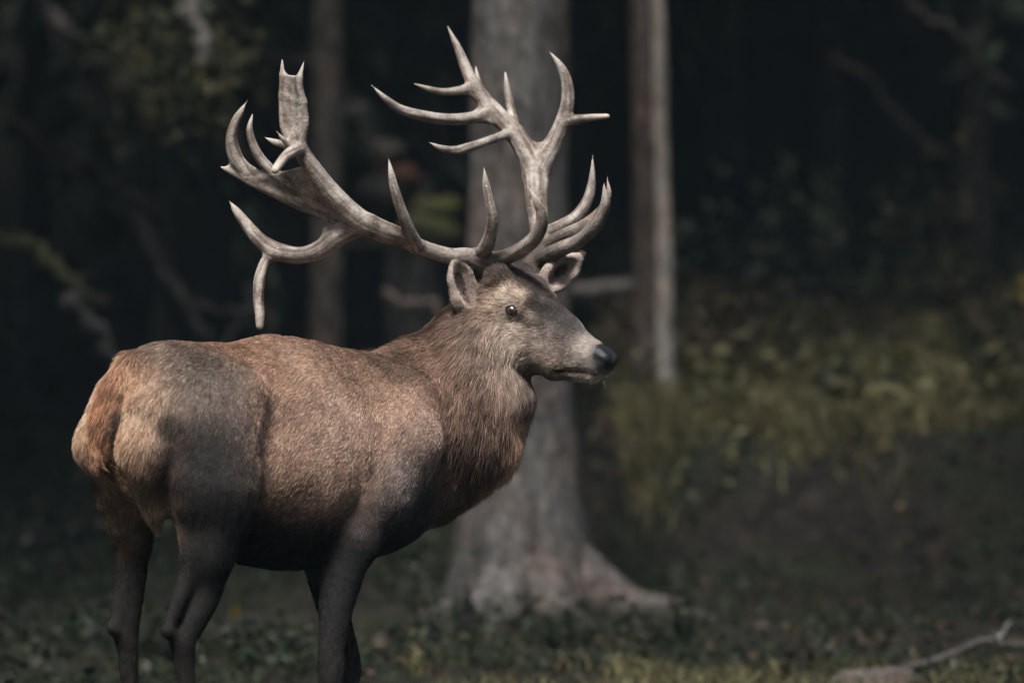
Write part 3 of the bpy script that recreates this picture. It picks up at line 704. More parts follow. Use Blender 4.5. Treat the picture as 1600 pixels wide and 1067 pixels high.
    fo = bpy.data.objects.new('fur', hc); COL.objects.link(fo); fo.parent = body
    # whiskers on the lips
    Vw, Fw = [], []
    for k in range(18):
        s = -1 if k % 3 else 1
        x, y = random.uniform(900, 948), random.uniform(578, 598)
        p = H(x, y, -.026 * random.random()); p = p if s < 0 else mir(p)
        d = HD * random.uniform(.2, .9) - Z * random.uniform(.3, 1) - HN * random.uniform(-.2, .8) * (1 if s < 0 else -1); d = d / np.linalg.norm(d); l = random.uniform(.010, .028)
        sd = np.cross(d, [0, 1, 0.1]); sd = sd / np.linalg.norm(sd) * .00014; i = len(Vw)
        Vw += [p - sd, p + sd, p + d * l * .6 + sd * .7 - Z * .001, p + d * l * .6 - sd * .7 - Z * .001, p + d * l - Z * .004]
        Fw += [(i, i + 1, i + 2, i + 3), (i + 3, i + 2, i + 4)]
    mesh_obj('whiskers', np.array(Vw) - bc, Fw, [MAT['whisker']], body)

def sphere(r, nu, nv):
    v, f = [(r, 0, 0)], []
    for i in range(1, nv):
        p = math.pi * i / nv
        for j in range(nu):
            a = 2 * math.pi * j / nu; v.append((r * math.cos(p), r * math.sin(p) * math.cos(a), r * math.sin(p) * math.sin(a)))
    v.append((-r, 0, 0))
    for j in range(nu): f.append((0, 1 + j, 1 + (j + 1) % nu))
    for i in range(nv - 2):
        for j in range(nu):
            a = 1 + i * nu; f.append((a + j, a + nu + j, a + nu + (j + 1) % nu, a + (j + 1) % nu))
    a = 1 + (nv - 2) * nu
    for j in range(nu): f.append((a + j, len(v) - 1, a + (j + 1) % nu))
    return np.array(v), f

# ------------------------------------------------------------------ materials of the stag
MAT = {}
def stag_materials():
    m = NT('hide'); co = m.obco(); c = m.attr('coat').outputs['Color']; wet = m.attr('wet').outputs['Fac']
    nz = m.noise(co, 260, 3)
    b = m.bsdf(m.mix(.5, c, m.ramp(nz, (.3, (.4, .4, .4)), (.7, (1, 1, 1))), 'MULTIPLY'), m.ramp(wet, (0, (.85,) * 3), (1, (.42,) * 3)), .45, m.bump(m.n('TexVoronoi', {'Vector': co, 'Scale': 330}).outputs['Distance'], .6, .0016))
    MAT['hide'] = m.m
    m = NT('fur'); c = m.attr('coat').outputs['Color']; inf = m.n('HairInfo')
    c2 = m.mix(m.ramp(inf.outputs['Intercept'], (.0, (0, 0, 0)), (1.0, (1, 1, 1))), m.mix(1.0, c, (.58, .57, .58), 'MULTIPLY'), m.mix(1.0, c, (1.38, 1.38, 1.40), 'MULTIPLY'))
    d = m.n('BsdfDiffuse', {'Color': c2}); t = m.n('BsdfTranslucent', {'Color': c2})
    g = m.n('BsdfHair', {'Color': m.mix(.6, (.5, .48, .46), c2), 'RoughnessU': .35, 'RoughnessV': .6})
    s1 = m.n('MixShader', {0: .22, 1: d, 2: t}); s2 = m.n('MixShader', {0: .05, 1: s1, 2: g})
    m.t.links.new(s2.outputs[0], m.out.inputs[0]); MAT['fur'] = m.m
    m = NT('antler'); co = m.obco(); tip = m.attr('tip').outputs['Fac']; base = m.attr('base').outputs['Fac']
    n1 = m.noise(co, 16, 5, .6); n2 = m.noise(co, 120, 4, .65); n3 = m.noise(co, 60, 5, .7, .5)
    c = m.ramp(n1, (.30, (.125, .098, .082)), (.48, (.29, .252, .222)), (.70, (.52, .478, .435)))
    c = m.mix(m.ramp(n2, (.38, (0, 0, 0)), (.60, (1, 1, 1))), m.mix(1, c, (.72, .67, .62), 'MULTIPLY'), c)
    c = m.mix(m.ramp(n3, (.56, (0, 0, 0)), (.70, (.65, .65, .65))), c, (.11, .072, .050))
    gr = m.attr('groove').outputs['Fac']; c = m.mix(m.ramp(gr, (.30, (.85, .85, .85)), (.58, (0, 0, 0))), c, m.mix(1, c, (.40, .33, .28), 'MULTIPLY'))
    c = m.mix(m.ramp(tip, (.25, (0, 0, 0)), (.95, (.8, .8, .8))), c, (.52, .46, .38))
    c = m.mix(m.ramp(base, (.30, (0, 0, 0)), (.72, (.92, .92, .92))), c, (.040, .030, .024))
    sp = m.n('TexVoronoi', {'Vector': co, 'Scale': 95})
    c = m.mix(m.ramp(m.n('Math', {0: sp.outputs['Distance'], 1: m.noise(co, 30, 2).outputs[0]}, operation='SUBTRACT'), (.0, (0, 0, 0)), (.01, (0, 0, 0))), c, (.7, .66, .6))
    sel = m.ramp(m.noise(co, 11, 2), (.56, (0, 0, 0)), (.62, (1, 1, 1)))
    dots = m.ramp(sp.outputs['Distance'], (.10, (1, 1, 1)), (.20, (0, 0, 0)))
    c = m.mix(m.mix(1, sel, dots, 'MULTIPLY'), c, (.60, .56, .50))
    hgt = m.mix(.5, n2.outputs[0], n3.outputs[0])
    m.bsdf(c, .70, .30, m.bump(hgt, .95, .004)); MAT['antler'] = m.m
    m = NT('eye'); co = m.obco()
    m.bsdf((.016, .010, .007), .04, .6, None, Coat_Weight=1.0, Coat_Roughness=.02); MAT['eye'] = m.m
    m = NT('iris'); m.bsdf(m.ramp(m.noise(m.obco(), 350, 3), (.3, (.028, .020, .015)), (.7, (.065, .050, .040))), .08, .6, None, Coat_Weight=1.0, Coat_Roughness=.02); MAT['iris'] = m.m
    m = NT('eyelid'); m.bsdf((.008, .007, .007), .6, .2, m.bump(m.noise(m.obco(), 300, 2), .3, .001)); MAT['lid'] = m.m
    m = NT('whisker'); m.bsdf((.5, .46, .42), .5, .3); MAT['whisker'] = m.m
stag_materials()
# ------------------------------------------------------------------ the forest: ground
def sstep(t): t = np.clip(t, 0, 1); return t * t * (3 - 2 * t)
def n2(x, y, s, seed): return vnoise(np.column_stack([x, y, np.zeros_like(x) + .37 * seed]) + 500, s, 100 + seed) - .5
def ground_z(x, y):
    x = np.asarray(x, float); y = np.asarray(y, float); sh = x.shape; x = x.ravel(); y = y.ravel()
    rough = n2(x, y, .9, 1) * .14 + n2(x, y, 2.7, 2) * .07 + n2(x, y, 7.5, 3) * .028
    edge = 19.4 + n2(x, y, .55, 4) * 1.6 - .10 * np.clip(x, 0, 8)
    bank = sstep((x - .28) / .42) * sstep((y - edge) / 1.3) * .84 + sstep((-x - 2.2) / 3) * sstep((y - 18.5) / 3) * .5
    rise = .115 * np.clip(y - 20.5, 0, 8) + .62 * np.clip(y - 27.5, 0, 80) * sstep((y - 27.5) / 5)
    far = sstep((np.abs(y - 10.5) - 1.5) / 3)
    return (rough * (.25 + .75 * far) + bank + rise * sstep((y - 20.5) / 3)).reshape(sh)
def gz(x, y): return float(ground_z(np.array([x]), np.array([y]))[0])

def forest_materials():
    m = NT('forest_floor'); co = m.obco(); n1 = m.noise(co, 1.3, 3, .6); n2_ = m.noise(co, 9, 3, .65); n3 = m.noise(co, 45, 1, .6)
    c = m.ramp(n2_, (.30, (.006, .005, .005)), (.50, (.013, .011, .009)), (.72, (.028, .021, .016)))
    c = m.mix(m.ramp(n1, (.42, (0, 0, 0)), (.62, (1, 1, 1))), c, m.ramp(n3, (.35, (.007, .009, .005)), (.7, (.018, .021, .011))))
    m.bsdf(c, .92, .15, m.bump(n2_.outputs[0], .8, .05)); MAT['soil'] = m.m
    def bark(key, dark, mid, pale, red, zs=.35):
        m = NT(key); co = m.obco((1, 1, zs)); n1 = m.noise(co, 26, 3, .65, .6); n2_ = m.noise(m.obco(), 3.2, 2, .55)
        vo = m.n('TexVoronoi', {'Vector': co, 'Scale': 30, 'Randomness': 1.0}, feature='DISTANCE_TO_EDGE')
        c = m.ramp(n1, (.30, dark), (.50, mid), (.72, pale))
        c = m.mix(m.ramp(n2_, (.46, (0, 0, 0)), (.64, (.8, .8, .8))), c, m.mix(1, c, red, 'MULTIPLY'))
        c = m.mix(m.ramp(m.noise(m.obco((1, 1, .6)), 7, 3, .65), (.50, (0, 0, 0)), (.66, (.75, .75, .75))), c, dark)
        c = m.mix(m.ramp(vo.outputs['Distance'], (.0, (.7, .7, .7)), (.07, (0, 0, 0))), c, dark)
        m.bsdf(c, .9, .15, m.bump(n1.outputs[0], .9, .03)); MAT[key] = m.m
    bark('bark_grey', (.030, .028, .026), (.086, .080, .075), (.175, .166, .157), (1.15, .92, .84))
    bark('bark_brown', (.026, .023, .021), (.085, .071, .062), (.18, .155, .138), (1.12, .93, .85))
    bark('bark_shade_brown', (.016, .014, .013), (.052, .042, .036), (.115, .092, .078), (1.15, .92, .82))  # darker brown bark: the slim trunk's shaded side put into its colour
    bark('bark_dark', (.012, .012, .012), (.034, .032, .030), (.075, .070, .066), (1.1, .95, .9))
    bark('wood_pale', (.085, .077, .069), (.21, .190, .170), (.37, .342, .308), (1.1, .9, .8), .2)
    bark('wood_red', (.045, .030, .022), (.120, .072, .050), (.22, .140, .100), (1.2, .8, .7), .25)
    bark('moss_yellow', (.050, .050, .022), (.125, .120, .056), (.22, .205, .105), (.9, 1.0, .7), .8)
    bark('wood_moss', (.050, .050, .028), (.130, .128, .070), (.24, .225, .130), (.9, 1.0, .7), .5)
    def leaf(key, c1, c2, c3, tr=.25, rough=.55):
        m = NT(key); gi = m.n('NewGeometry').outputs['Random Per Island']; co = m.obco()
        c = m.ramp(gi, (0, c1), (.5, c2), (1, c3)); c = m.mix(m.ramp(m.noise(co, 2.5, 3), (.3, (.45, .45, .45)), (.7, (1, 1, 1))), (0, 0, 0), c)
        d = m.n('BsdfPrincipled', {'Base Color': c, 'Roughness': rough, 'Specular IOR Level': .25}); t = m.n('BsdfTranslucent', {'Color': c})
        s = m.n('MixShader', {0: tr, 1: d, 2: t}); m.t.links.new(s.outputs[0], m.out.inputs[0]); MAT[key] = m.m
    leaf('needles', (.014, .022, .014), (.022, .034, .018), (.034, .046, .024), .10)
    leaf('leaf_dark', (.014, .021, .012), (.028, .040, .020), (.044, .056, .027))
    leaf('leaf_pale', (.110, .140, .085), (.170, .195, .120), (.24, .250, .150))
    leaf('leaf_olive', (.066, .070, .032), (.118, .112, .050), (.185, .160, .072))
    leaf('leaf_yellow', (.30, .22, .045), (.36, .27, .06), (.42, .32, .08))
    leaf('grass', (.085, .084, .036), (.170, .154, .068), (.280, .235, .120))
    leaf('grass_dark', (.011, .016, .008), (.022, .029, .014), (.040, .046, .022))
    leaf('litter', (.032, .021, .014), (.066, .043, .027), (.125, .082, .050), .1)
forest_materials()

def build_ground():
    xs = np.concatenate([np.linspace(-70, -7, 24), np.linspace(-6.5, 6.5, 150), np.linspace(7, 70, 24)])
    ys = np.concatenate([np.linspace(-40, 6, 18), np.linspace(6.5, 32, 230), np.linspace(33, 110, 40)])
    X, Y = np.meshgrid(xs, ys, indexing='ij'); Zg = ground_z(X, Y)
    n, k = len(xs), len(ys); I = np.arange(n * k).reshape(n, k)
    F = np.stack([I[:-1, :-1], I[1:, :-1], I[1:, 1:], I[:-1, 1:]], -1).reshape(-1, 4)
    tag(mesh_obj('forest_floor', np.stack([X, Y, Zg], -1).reshape(-1, 3), F, [MAT['soil']]), kind='structure')

# ------------------------------------------------------------------ wood and leaves
def tube(pts, rad, n=10, wob=.0, seed=0, cap=True):
    pts = np.asarray(pts, float); r_ = np.random.default_rng(seed); V, F = [], []
    ph = r_.random(4) * 6.28
    for i, p in enumerate(pts):
        d = pts[min(i + 1, len(pts) - 1)] - pts[max(i - 1, 0)]; d = d / np.linalg.norm(d)
        u = np.cross(d, [.31, .94, .12] if abs(d[1]) < .9 else [1, 0, 0]); u /= np.linalg.norm(u); v = np.cross(d, u)
        for j in range(n):
            a = 2 * math.pi * j / n
            w = 1 + wob * (math.sin(3 * a + ph[0] + i * .7) * .5 + math.sin(5 * a + ph[1] - i * .4) * .3 + r_.normal() * .35)
            V.append(p + (u * math.cos(a) + v * math.sin(a)) * rad[i] * w)
    for i in range(len(pts) - 1):
        for j in range(n): F.append((i * n + j, i * n + (j + 1) % n, (i + 1) * n + (j + 1) % n, (i + 1) * n + j))
    if cap: F.append(tuple(range(n))[::-1]); F.append(tuple(range((len(pts) - 1) * n, len(pts) * n)))
    return np.array(V), F

def bent(a, b, n, amp, seed):          # a crooked line from a to b
    r_ = np.random.default_rng(seed); t = np.linspace(0, 1, n)[:, None]; a, b = np.asarray(a, float), np.asarray(b, float)
    off = np.cumsum(r_.normal(0, 1, (n, 3)), 0); off -= off[0] + (off[-1] - off[0]) * t
    return a + (b - a) * t + off * amp

def stick(name, a, b, r1, r2, mat, label, cat, seed=0, amp=.02, twigs=0, parent=None, group=None):
    """a branch or log lying or hanging: one wood mesh with side twigs as parts"""
    pts = bent(a, b, 14, amp, seed); rad = np.linspace(r1, r2, 14) * (1 + .12 * np.random.default_rng(seed).normal(size=14))
    base = pts[0].copy()
    V, F = tube(pts, rad, 10, .10, seed)
    if twigs == 0:
        o = mesh_obj(name, V, F, [MAT[mat]], None, True, base); return tag(o, label, cat, group)
    e = empty(name, base); tag(e, label, cat, group)
    mesh_obj('stem', V - base, F, [MAT[mat]], e)
    r_ = np.random.default_rng(seed + 5); L_ = np.linalg.norm(pts[-1] - pts[0])
    for k in range(twigs):
        i = int(r_.integers(3, 13)); d = r_.normal(0, 1, 3); d[2] = abs(d[2]) * .5; d = d / np.linalg.norm(d) * L_ * r_.uniform(.12, .3)
        tp = bent(pts[i], pts[i] + d, 6, .012, seed * 7 + k); tv, tf = tube(tp, np.linspace(rad[i] * .45, rad[i] * .12, 6), 6, .05, k)
        mesh_obj('twig', tv - base, tf, [MAT[mat]], e)
    return e

def leaves_mesh(C, D, size, seed, fold=.25, asp=.5):
    """pointed, slightly folded leaves: centre, direction, length -> verts, quads (two per leaf)"""
    r_ = np.random.default_rng(seed); n = len(C)
    D = D / np.maximum(np.linalg.norm(D, axis=1), 1e-6)[:, None]
    s = np.cross(D, r_.normal(0, 1, (n, 3))); s /= np.maximum(np.linalg.norm(s, axis=1), 1e-6)[:, None]; u = np.cross(D, s)
    l = np.asarray(size).reshape(-1, 1) * np.ones((n, 1)); w = l * asp
    base = C; tip = C + D * l; mid = C + D * l * .5 - u * l * fold * .3
    a, b = C + D * l * .42 + s * w * .5 + u * l * fold * .2, C + D * l * .42 - s * w * .5 + u * l * fold * .2
    V = np.stack([base, a, tip, b, mid], 1).reshape(-1, 3); i = np.arange(n) * 5
    F = np.concatenate([np.stack([i, i + 1, i + 2, i + 4], 1), np.stack([i, i + 4, i + 2, i + 3], 1)])
    return V, F

CROWN = {}
def crown_mesh(seed):
    """spruce crown of drooping sprays in whorls round an axis: skirt radius 4 m, height 12 m"""
    if seed in CROWN: return CROWN[seed]
    r_ = np.random.default_rng(seed); C, D, S = [], [], []
    nb = 150
    for k in range(nb):
        t = (k + r_.random()) / nb; rad = 4 * (1 - t) ** .8 * r_.uniform(.7, 1.12); an = k * 2.399 + r_.normal(0, .3)
        d = np.array([math.cos(an), math.sin(an), 0]); m = int(10 + 46 * (1 - t)); f = r_.uniform(.06, 1, m)
        p = d * rad * f[:, None] + np.column_stack([0 * f, 0 * f, 12 * t - 1.3 * f * f * (1 - t)]) + r_.normal(0, 1, (m, 3)) * np.array([.22, .22, .16])
        C.append(p); D.append(d * .9 + r_.normal(0, .6, (m, 3)) - np.array([0, 0, .45])); S.append(r_.uniform(.22, .44, m))
    V, F = leaves_mesh(np.concatenate(C), np.concatenate(D), np.concatenate(S), seed, .3, .42)
    me_o = mesh_obj('crown', V, F, [MAT['needles']], None, False); me = me_o.data; bpy.data.objects.remove(me_o)
    CROWN[seed] = me; return me

def tree(name, label, x, y, r0, h, crown_z, crown_r, bark, seed, lean=(0, 0), roots=0, branches=4, group=None, flare=.5, n=18, vis=4.5):
    z0 = gz(x, y) - .06; e = empty(name, (x, y, z0)); tag(e, label, 'tree', group)
    zs = np.concatenate([np.linspace(0, 1.2, 9), np.linspace(1.6, vis, 8), np.linspace(vis + 1, h, 5)])
    pts = np.column_stack([lean[0] * zs, lean[1] * zs, zs]); pts[:, :2] += np.cumsum(np.random.default_rng(seed).normal(0, .006, (len(zs), 2)), 0)
    rad = r0 * (1 - .75 * zs / h) * (1 + flare * np.exp(-zs / .42)); V, F = tube(pts, rad, n, .055, seed)
    mesh_obj('trunk', V, F, [MAT[bark]], e)
    r_ = np.random.default_rng(seed + 1)
    for k in range(roots):
        an = -2.0 + 2.9 * k / max(roots - 1, 1) + r_.normal(0, .12); ln = r0 * r_.uniform(2.2, 3.6); d = np.array([math.cos(an), math.sin(an)])
        rp = [np.array([*(d * r0 * .5), .34])]
        for f in (.35, .65, 1.0):
            q = d * (r0 * .8 + ln * f) + r_.normal(0, .03, 2); rp.append(np.array([*q, gz(x + q[0], y + q[1]) - z0 + .05 * (1 - f) - .03 * f]))
        c, rr = spline(rp, [r0 * .55, r0 * .42, r0 * .24, r0 * .10], 4); rv, rf = tube(c, rr, 9, .1, k)
        mesh_obj('root', rv, rf, [MAT[bark]], e)
    for k in range(branches):                       # dead lower branches
        zz = r_.uniform(.8, vis); an = r_.uniform(0, 6.28); i = np.array([lean[0] * zz, lean[1] * zz, zz])
        d = np.array([math.cos(an), math.sin(an), r_.uniform(-.5, .1)]) * r_.uniform(.5, 1.4)
        bv, bf = tube(bent(i, i + d, 7, .03, seed * 31 + k), np.linspace(r0 * .14, .006, 7), 6, .05, k)
        mesh_obj('branch', bv, bf, [MAT[bark]], e)
    if crown_r:
        c = bpy.data.objects.new('crown', crown_mesh(seed % 3)); COL.objects.link(c); c.parent = e
        c.location = (lean[0] * crown_z, lean[1] * crown_z, crown_z); c.scale = (crown_r / 4, crown_r / 4, (h - crown_z + .5) / 12); c.rotation_euler = (0, 0, seed * 1.7)
    return e

def plant(name, label, x, y, h, spread, stems, leaf, lsize, mat, seed, cat='plant', group=None, z=None, yellow=0):
    """leafy undergrowth: each stem a tube, the leaves in one foliage part"""
    z0 = gz(x, y) - .02 if z is None else z; e = empty(name, (x, y, z0)); tag(e, label, cat, group); r_ = np.random.default_rng(seed)
    C, D, S = [], [], []
    for k in range(stems):
        an = r_.uniform(0, 6.28); rr = spread * math.sqrt(r_.random()); top = np.array([math.cos(an) * rr, math.sin(an) * rr, h * r_.uniform(.6, 1.05) * (1 - .3 * rr / spread)])
        b = np.array([math.cos(an), math.sin(an), 0]) * rr * .15; p = bent(b, top, 8, .02 * h, seed * 13 + k)
        tv, tf = tube(p, np.linspace(.009, .003, 8), 5, 0, k); mesh_obj('stem', tv, tf, [MAT['bark_dark']], e)
        for q in range(leaf):
            f = r_.uniform(.2, 1); i = min(int(f * 7), 6); pt = p[i] + (p[i + 1] - p[i]) * (f * 7 - i)
            C.append(pt + r_.normal(0, .02, 3)); D.append(r_.normal(0, 1, 3) * np.array([1, 1, .5]) + np.array([0, 0, .25])); S.append(lsize * r_.uniform(.6, 1.3))
    V, F = leaves_mesh(np.array(C), np.array(D), np.array(S), seed); mesh_obj('foliage', V, F, [MAT[mat]], e, False)
    for k in range(yellow):
        V, F = leaves_mesh(np.array([[r_.uniform(-.6, .6) * spread, -spread * .7, h * r_.uniform(.5, .9)]]), np.array([[r_.normal(), -.4, .5]]), np.array([lsize * 1.5]), seed + k, .3, .85)
        mesh_obj('yellow_leaf', V, F, [MAT['leaf_yellow']], e, False)
    return e

def blades(name, label, cat, pos, h, w, mat, seed, kind='stuff'):
    r_ = np.random.default_rng(seed); n = len(pos); h = h * r_.uniform(.4, 1.25, n)
    an = r_.uniform(0, 6.28, n); sd = np.stack([np.cos(an), np.sin(an), 0 * an], 1) * (w * r_.uniform(.6, 1.3, n))[:, None]
    bend = r_.normal(0, .45, (n, 2)); bx = np.column_stack([bend * h[:, None], 0 * h]); up = np.column_stack([0 * h, 0 * h, h])
    m_ = pos + up * .55 + bx * .3; t = pos + up * .92 + bx
    V = np.stack([pos - sd, pos + sd, m_ + sd * .7, m_ - sd * .7, t + sd * .1, t - sd * .1], 1).reshape(-1, 3); i = np.arange(n) * 6
    F = np.concatenate([np.stack([i, i + 1, i + 2, i + 3], 1), np.stack([i + 3, i + 2, i + 4, i + 5], 1)])
    return tag(mesh_obj(name, V, F, [MAT[mat]], None, False), label, cat, kind=kind)

def scatter(n, x0, x1, y0, y1, seed, dens=None):
    r_ = np.random.default_rng(seed); x = r_.uniform(x0, x1, n); y = r_.uniform(y0, y1, n)
    if dens is not None:
        k = r_.random(n) < dens(x, y); x, y = x[k], y[k]
    return np.column_stack([x, y, ground_z(x, y) - .01])
def patch(s, seed, a=.45, b=.6): return lambda x, y: sstep((n2(x, y, s, seed) + .5 - a) / (b - a))

def ragged(x, y): return sstep((y - 20.1 - n2(x, y, 1.0, 61) * 2.6 - n2(x, y, 3.1, 62) * 1.0) / .7)
def gp(px, py, Y): return W(px, py, Y)
def build_forest():
    build_ground()
    # --- trees that can be told apart
    def tx(px, Y): return (px - 800) / FPX * Y
    tree('spruce_tree', 'thick grey spruce trunk with flared roots standing right behind the stag', tx(815, 18.2), 18.2, .255, 22, 11, 2.8, 'bark_grey', 3, lean=(-.004, 0), roots=7, branches=3, flare=.62, n=32)
    tree('spruce_tree', 'slim brown spruce trunk standing on the bank beside a paler grey stem', tx(1016, 21.6), 21.6, .098, 20, 10, 2.2, 'bark_shade_brown', 5, lean=(-.004, 0), roots=0, branches=0, flare=.25)
    tree('dead_tree', 'thin bare pale grey stem leaning beside the slim brown trunk', tx(1051, 21.3), 21.3, .050, 8, 0, 0, 'wood_pale', 8, lean=(-.020, 0), roots=0, branches=0, flare=.2)
    tree('spruce_tree', 'dim grey brown trunk with a curved foot behind the antlers', tx(500, 23.5), 23.5, .105, 17, 7.2, 3.0, 'bark_brown', 11, lean=(.012, 0), roots=4, branches=7, flare=.4)
    tree('spruce_tree', 'dark bluish trunk in the shade between two grey trunks', tx(655, 28), 28, .13, 17, 5.2, 4.0, 'bark_dark', 13, branches=6)
    tree('spruce_tree', 'black shaded trunk rising behind the hanging broken branch', tx(258, 25), 25, .085, 15, 5.4, 3.6, 'bark_dark', 15, branches=8)
    k = 0
    for px, Y, r0 in ((60, 27, .12), (150, 33, .14), (400, 31, .13), (930, 31, .14), (1130, 30, .12), (1215, 36, .15), (1300, 29, .10), (1420, 33, .14), (1520, 28, .13), (1590, 35, .15), (560, 37, .15), (330, 39, .15), (760, 38, .16), (1050, 40, .16), (20, 40, .16), (1360, 41, .16), (1180, 45, .16), (860, 46, .16), (640, 45, .16), (460, 46, .16), (200, 46, .16)):
        tree('spruce_tree', 'dark spruce standing deep in the shaded forest', tx(px, Y), Y, r0, 17 + k % 4, 2.3 + (k * 7 % 5) * .5, 3.4, 'bark_dark', 40 + k, branches=5, group='dark spruces deep in the forest', n=10); k += 1
    # unseen trees added round the clearing to block sky light and shade the bank
    for j, (x, y, cz) in enumerate(((-6.6, 18.0, 4.6), (7.4, 18.5, 6.5), (-6.3, 14.4, 6.6), (3.5, 14.4, 7.2), (-4.4, 20.8, 4.6), (6.9, 23.5, 6.5), (-9.5, 12.5, 4), (10.5, 12.0, 5), (-7.5, 23, 3), (8.4, 24, 3.5), (-11, 6, 4), (12, 5, 5), (-8, -7, 2.5), (-3, -9, 2.5), (2.5, -8.5, 2.5), (8, -7, 2.5), (-12, -1, 3), (13, -2, 3))):
        tree('spruce_tree', 'unseen tall spruce added at the clearing edge for shade', x, y, .2, 18 + j % 3, cz, 4.4, 'bark_brown', 80 + j, branches=2, group='unseen spruces added round the clearing for shade', n=12)
    # --- fallen and broken wood
    stick('fallen_log', gp(870, 461, 23.6), gp(1000, 447, 24.2), .050, .042, 'wood_pale', 'pale fallen log lying level behind the slim brown trunk', 'log', 1, .01)
    stick('dead_branch', gp(50, -20, 22), gp(200, 135, 22.6), .060, .040, 'wood_pale', 'grey green dead branch slanting down at the edge of the dark wood', 'branch', 2, .03, 3)
    stick('broken_branch', gp(286, -40, 20.5), gp(313, 105, 20.5), .062, .036, 'wood_pale', 'pale broken branch hanging straight down among leaves', 'branch', 3, .012)
    stick('dead_branch', gp(1395, -15, 24), gp(1580, 138, 24.5), .038, .022, 'bark_brown', 'long dim dead branch slanting across the black wood', 'branch', 4, .03, 4)
    stick('dead_branch', gp(1300, 90, 26), gp(1480, 250, 26.5), .032, .018, 'bark_brown', 'thin dim dead branch hanging below the longer slanting one', 'branch', 5, .03, 3)
    stick('dead_branch', gp(105, 470, 21), gp(195, 575, 21.2), .045, .034, 'bark_grey', 'grey dead branch slanting down behind the rump of the stag', 'branch', 6, .02, 2)
    stick('dead_branch', gp(-20, 360, 23), gp(170, 470, 23), .045, .030, 'wood_moss', 'mossy fallen branch leaning low in the dark wood', 'branch', 7, .04, 4)
    stick('dead_branch', gp(300, 470, 24), gp(430, 520, 23.5), .022, .014, 'bark_grey', 'thin grey branch lying above the back of the stag', 'branch', 8, .04, 3)
    stick('dead_branch', gp(600, 455, 22), gp(720, 520, 21.8), .030, .020, 'bark_brown', 'brown branch lying behind the nape of the stag', 'branch', 9, .03, 2)
    for j, (a, b, r1, mt, lab) in enumerate((
            (gp(330, 250, 26), gp(560, 120, 27), .030, 'bark_brown', 'dim brown branch reaching up behind the palmed antler'),
            (gp(205, 330, 25), gp(330, 520, 24.5), .034, 'bark_grey', 'grey leaning pole above the hip of the stag'),
            (gp(20, 190, 24), gp(250, 330, 24.5), .028, 'bark_brown', 'thin brown branch crossing the dark wood at antler height'),
            (gp(390, 400, 24.5), gp(350, 560, 24), .026, 'bark_grey', 'short upright snag right above the back of the stag'),
            (gp(540, 150, 26), gp(600, 330, 25.5), .045, 'bark_brown', 'broken brown stem leaning on the rotten stump'))):
        stick('dead_branch', a, b, r1 * 1.3, r1 * .7, mt, lab, 'branch', 50 + j, .03, 3)
    gx = lambda px, Y: (tx(px, Y), Y)
    pts = [W(1270, 1075, 14.7), W(1330, 1052, 14.9), W(1400, 1045, 15.0), W(1470, 1028, 15.1), W(1535, 1000, 15.2), W(1580, 1006, 15.2), W(1660, 1004, 15.3)]
    c, rr = spline(pts, [.011, .013, .013, .012, .012, .010, .007], 5); rr = rr * (1 + .2 * np.sin(np.arange(len(rr)) * 1.7)); base = c[0].copy()
    V, F = tube(c, rr, 9, .12, 3); e = empty('curved_branch', base); tag(e, 'pale crooked branch lying on the grass beside a reddish stone', 'branch'); mesh_obj('stem', V - base, F, [MAT['bark_grey']], e)
    for a, b in ((16, (.03, 0, -.14)), (21, (.09, .02, .07))):
        tv, tf = tube(bent(c[a], c[a] + np.array(b), 6, .008, a), np.linspace(.010, .004, 6), 6, .05, a); mesh_obj('twig', tv - base, tf, [MAT['wood_pale']], e)
    rock('stone', 'reddish brown stone half sunk in grass below the crooked branch', gx(1372, 14.6), (.20, .16, .060), 'bark_brown', 21)
    rock('stone', 'dull grey stone at the foot of the flared spruce roots', gx(700, 17.2), (.14, .12, .07), 'bark_dark', 22)
    # --- broken stump with red rotten wood and its mossy slab
    sx, sy = gx(645, 24.5); z0 = gz(sx, sy); e = empty('rotten_stump', (sx, sy, z0 - .05)); tag(e, 'rotten stump with broken red wood and yellow green moss', 'stump')
    zt = W(0, 285, 24.5)[2] - z0; n = 20; r_ = np.random.default_rng(5); V, F = [], []
    prof = [(0, .30), (.25, .22), (.6, .19), (1, .17)]
    for q, (f, r0) in enumerate(prof):
        for j in range(n):
            a = 2 * math.pi * j / n; top = zt * (f if q < 3 else .72 + .35 * r_.random()); rr = r0 * (1 + r_.normal(0, .07)); V.append((rr * math.cos(a), rr * math.sin(a), top))
    for q in range(3):
        for j in range(n): F.append((q * n + j, q * n + (j + 1) % n, (q + 1) * n + (j + 1) % n, (q + 1) * n + j))
    V.append((0, 0, zt * .6)); F += [(3 * n + j, 3 * n + (j + 1) % n, 4 * n) for j in range(n)]
    mesh_obj('wood', V, F, [MAT['bark_dark']], e)
    for (px, py, s, m) in ((695, 325, .09, 'moss_yellow'), (665, 322, .08, 'moss_yellow'), (688, 360, .10, 'moss_yellow'), (655, 352, .11, 'wood_moss'), (600, 236, .09, 'wood_pale'), (556, 175, .075, 'wood_pale'), (590, 300, .12, 'bark_grey'), (625, 275, .10, 'wood_red')):
        p = W(px, py, 24.3) - np.array([sx, sy, z0 - .05]); v, f = lump((s * 1.2, s * .8, s * .8), int(px)); mesh_obj('moss_cushion' if 'moss' in m else 'splinter', v + p, f, [MAT[m]], e)
    # --- undergrowth that can be told apart
    P = lambda px, Y, h, sp, st, lf, ls, mat, sd, lab, yl=0, nm='leafy_shrub': plant(nm, lab, tx(px, Y), Y, h, sp, st, lf, ls, mat, sd, 'shrub', None, None, yl)
    P(1150, 25.0, 1.55, .42, 9, 16, .085, 'leaf_pale', 1, 'sparse pale leaved shrub just right of the slim trunks')
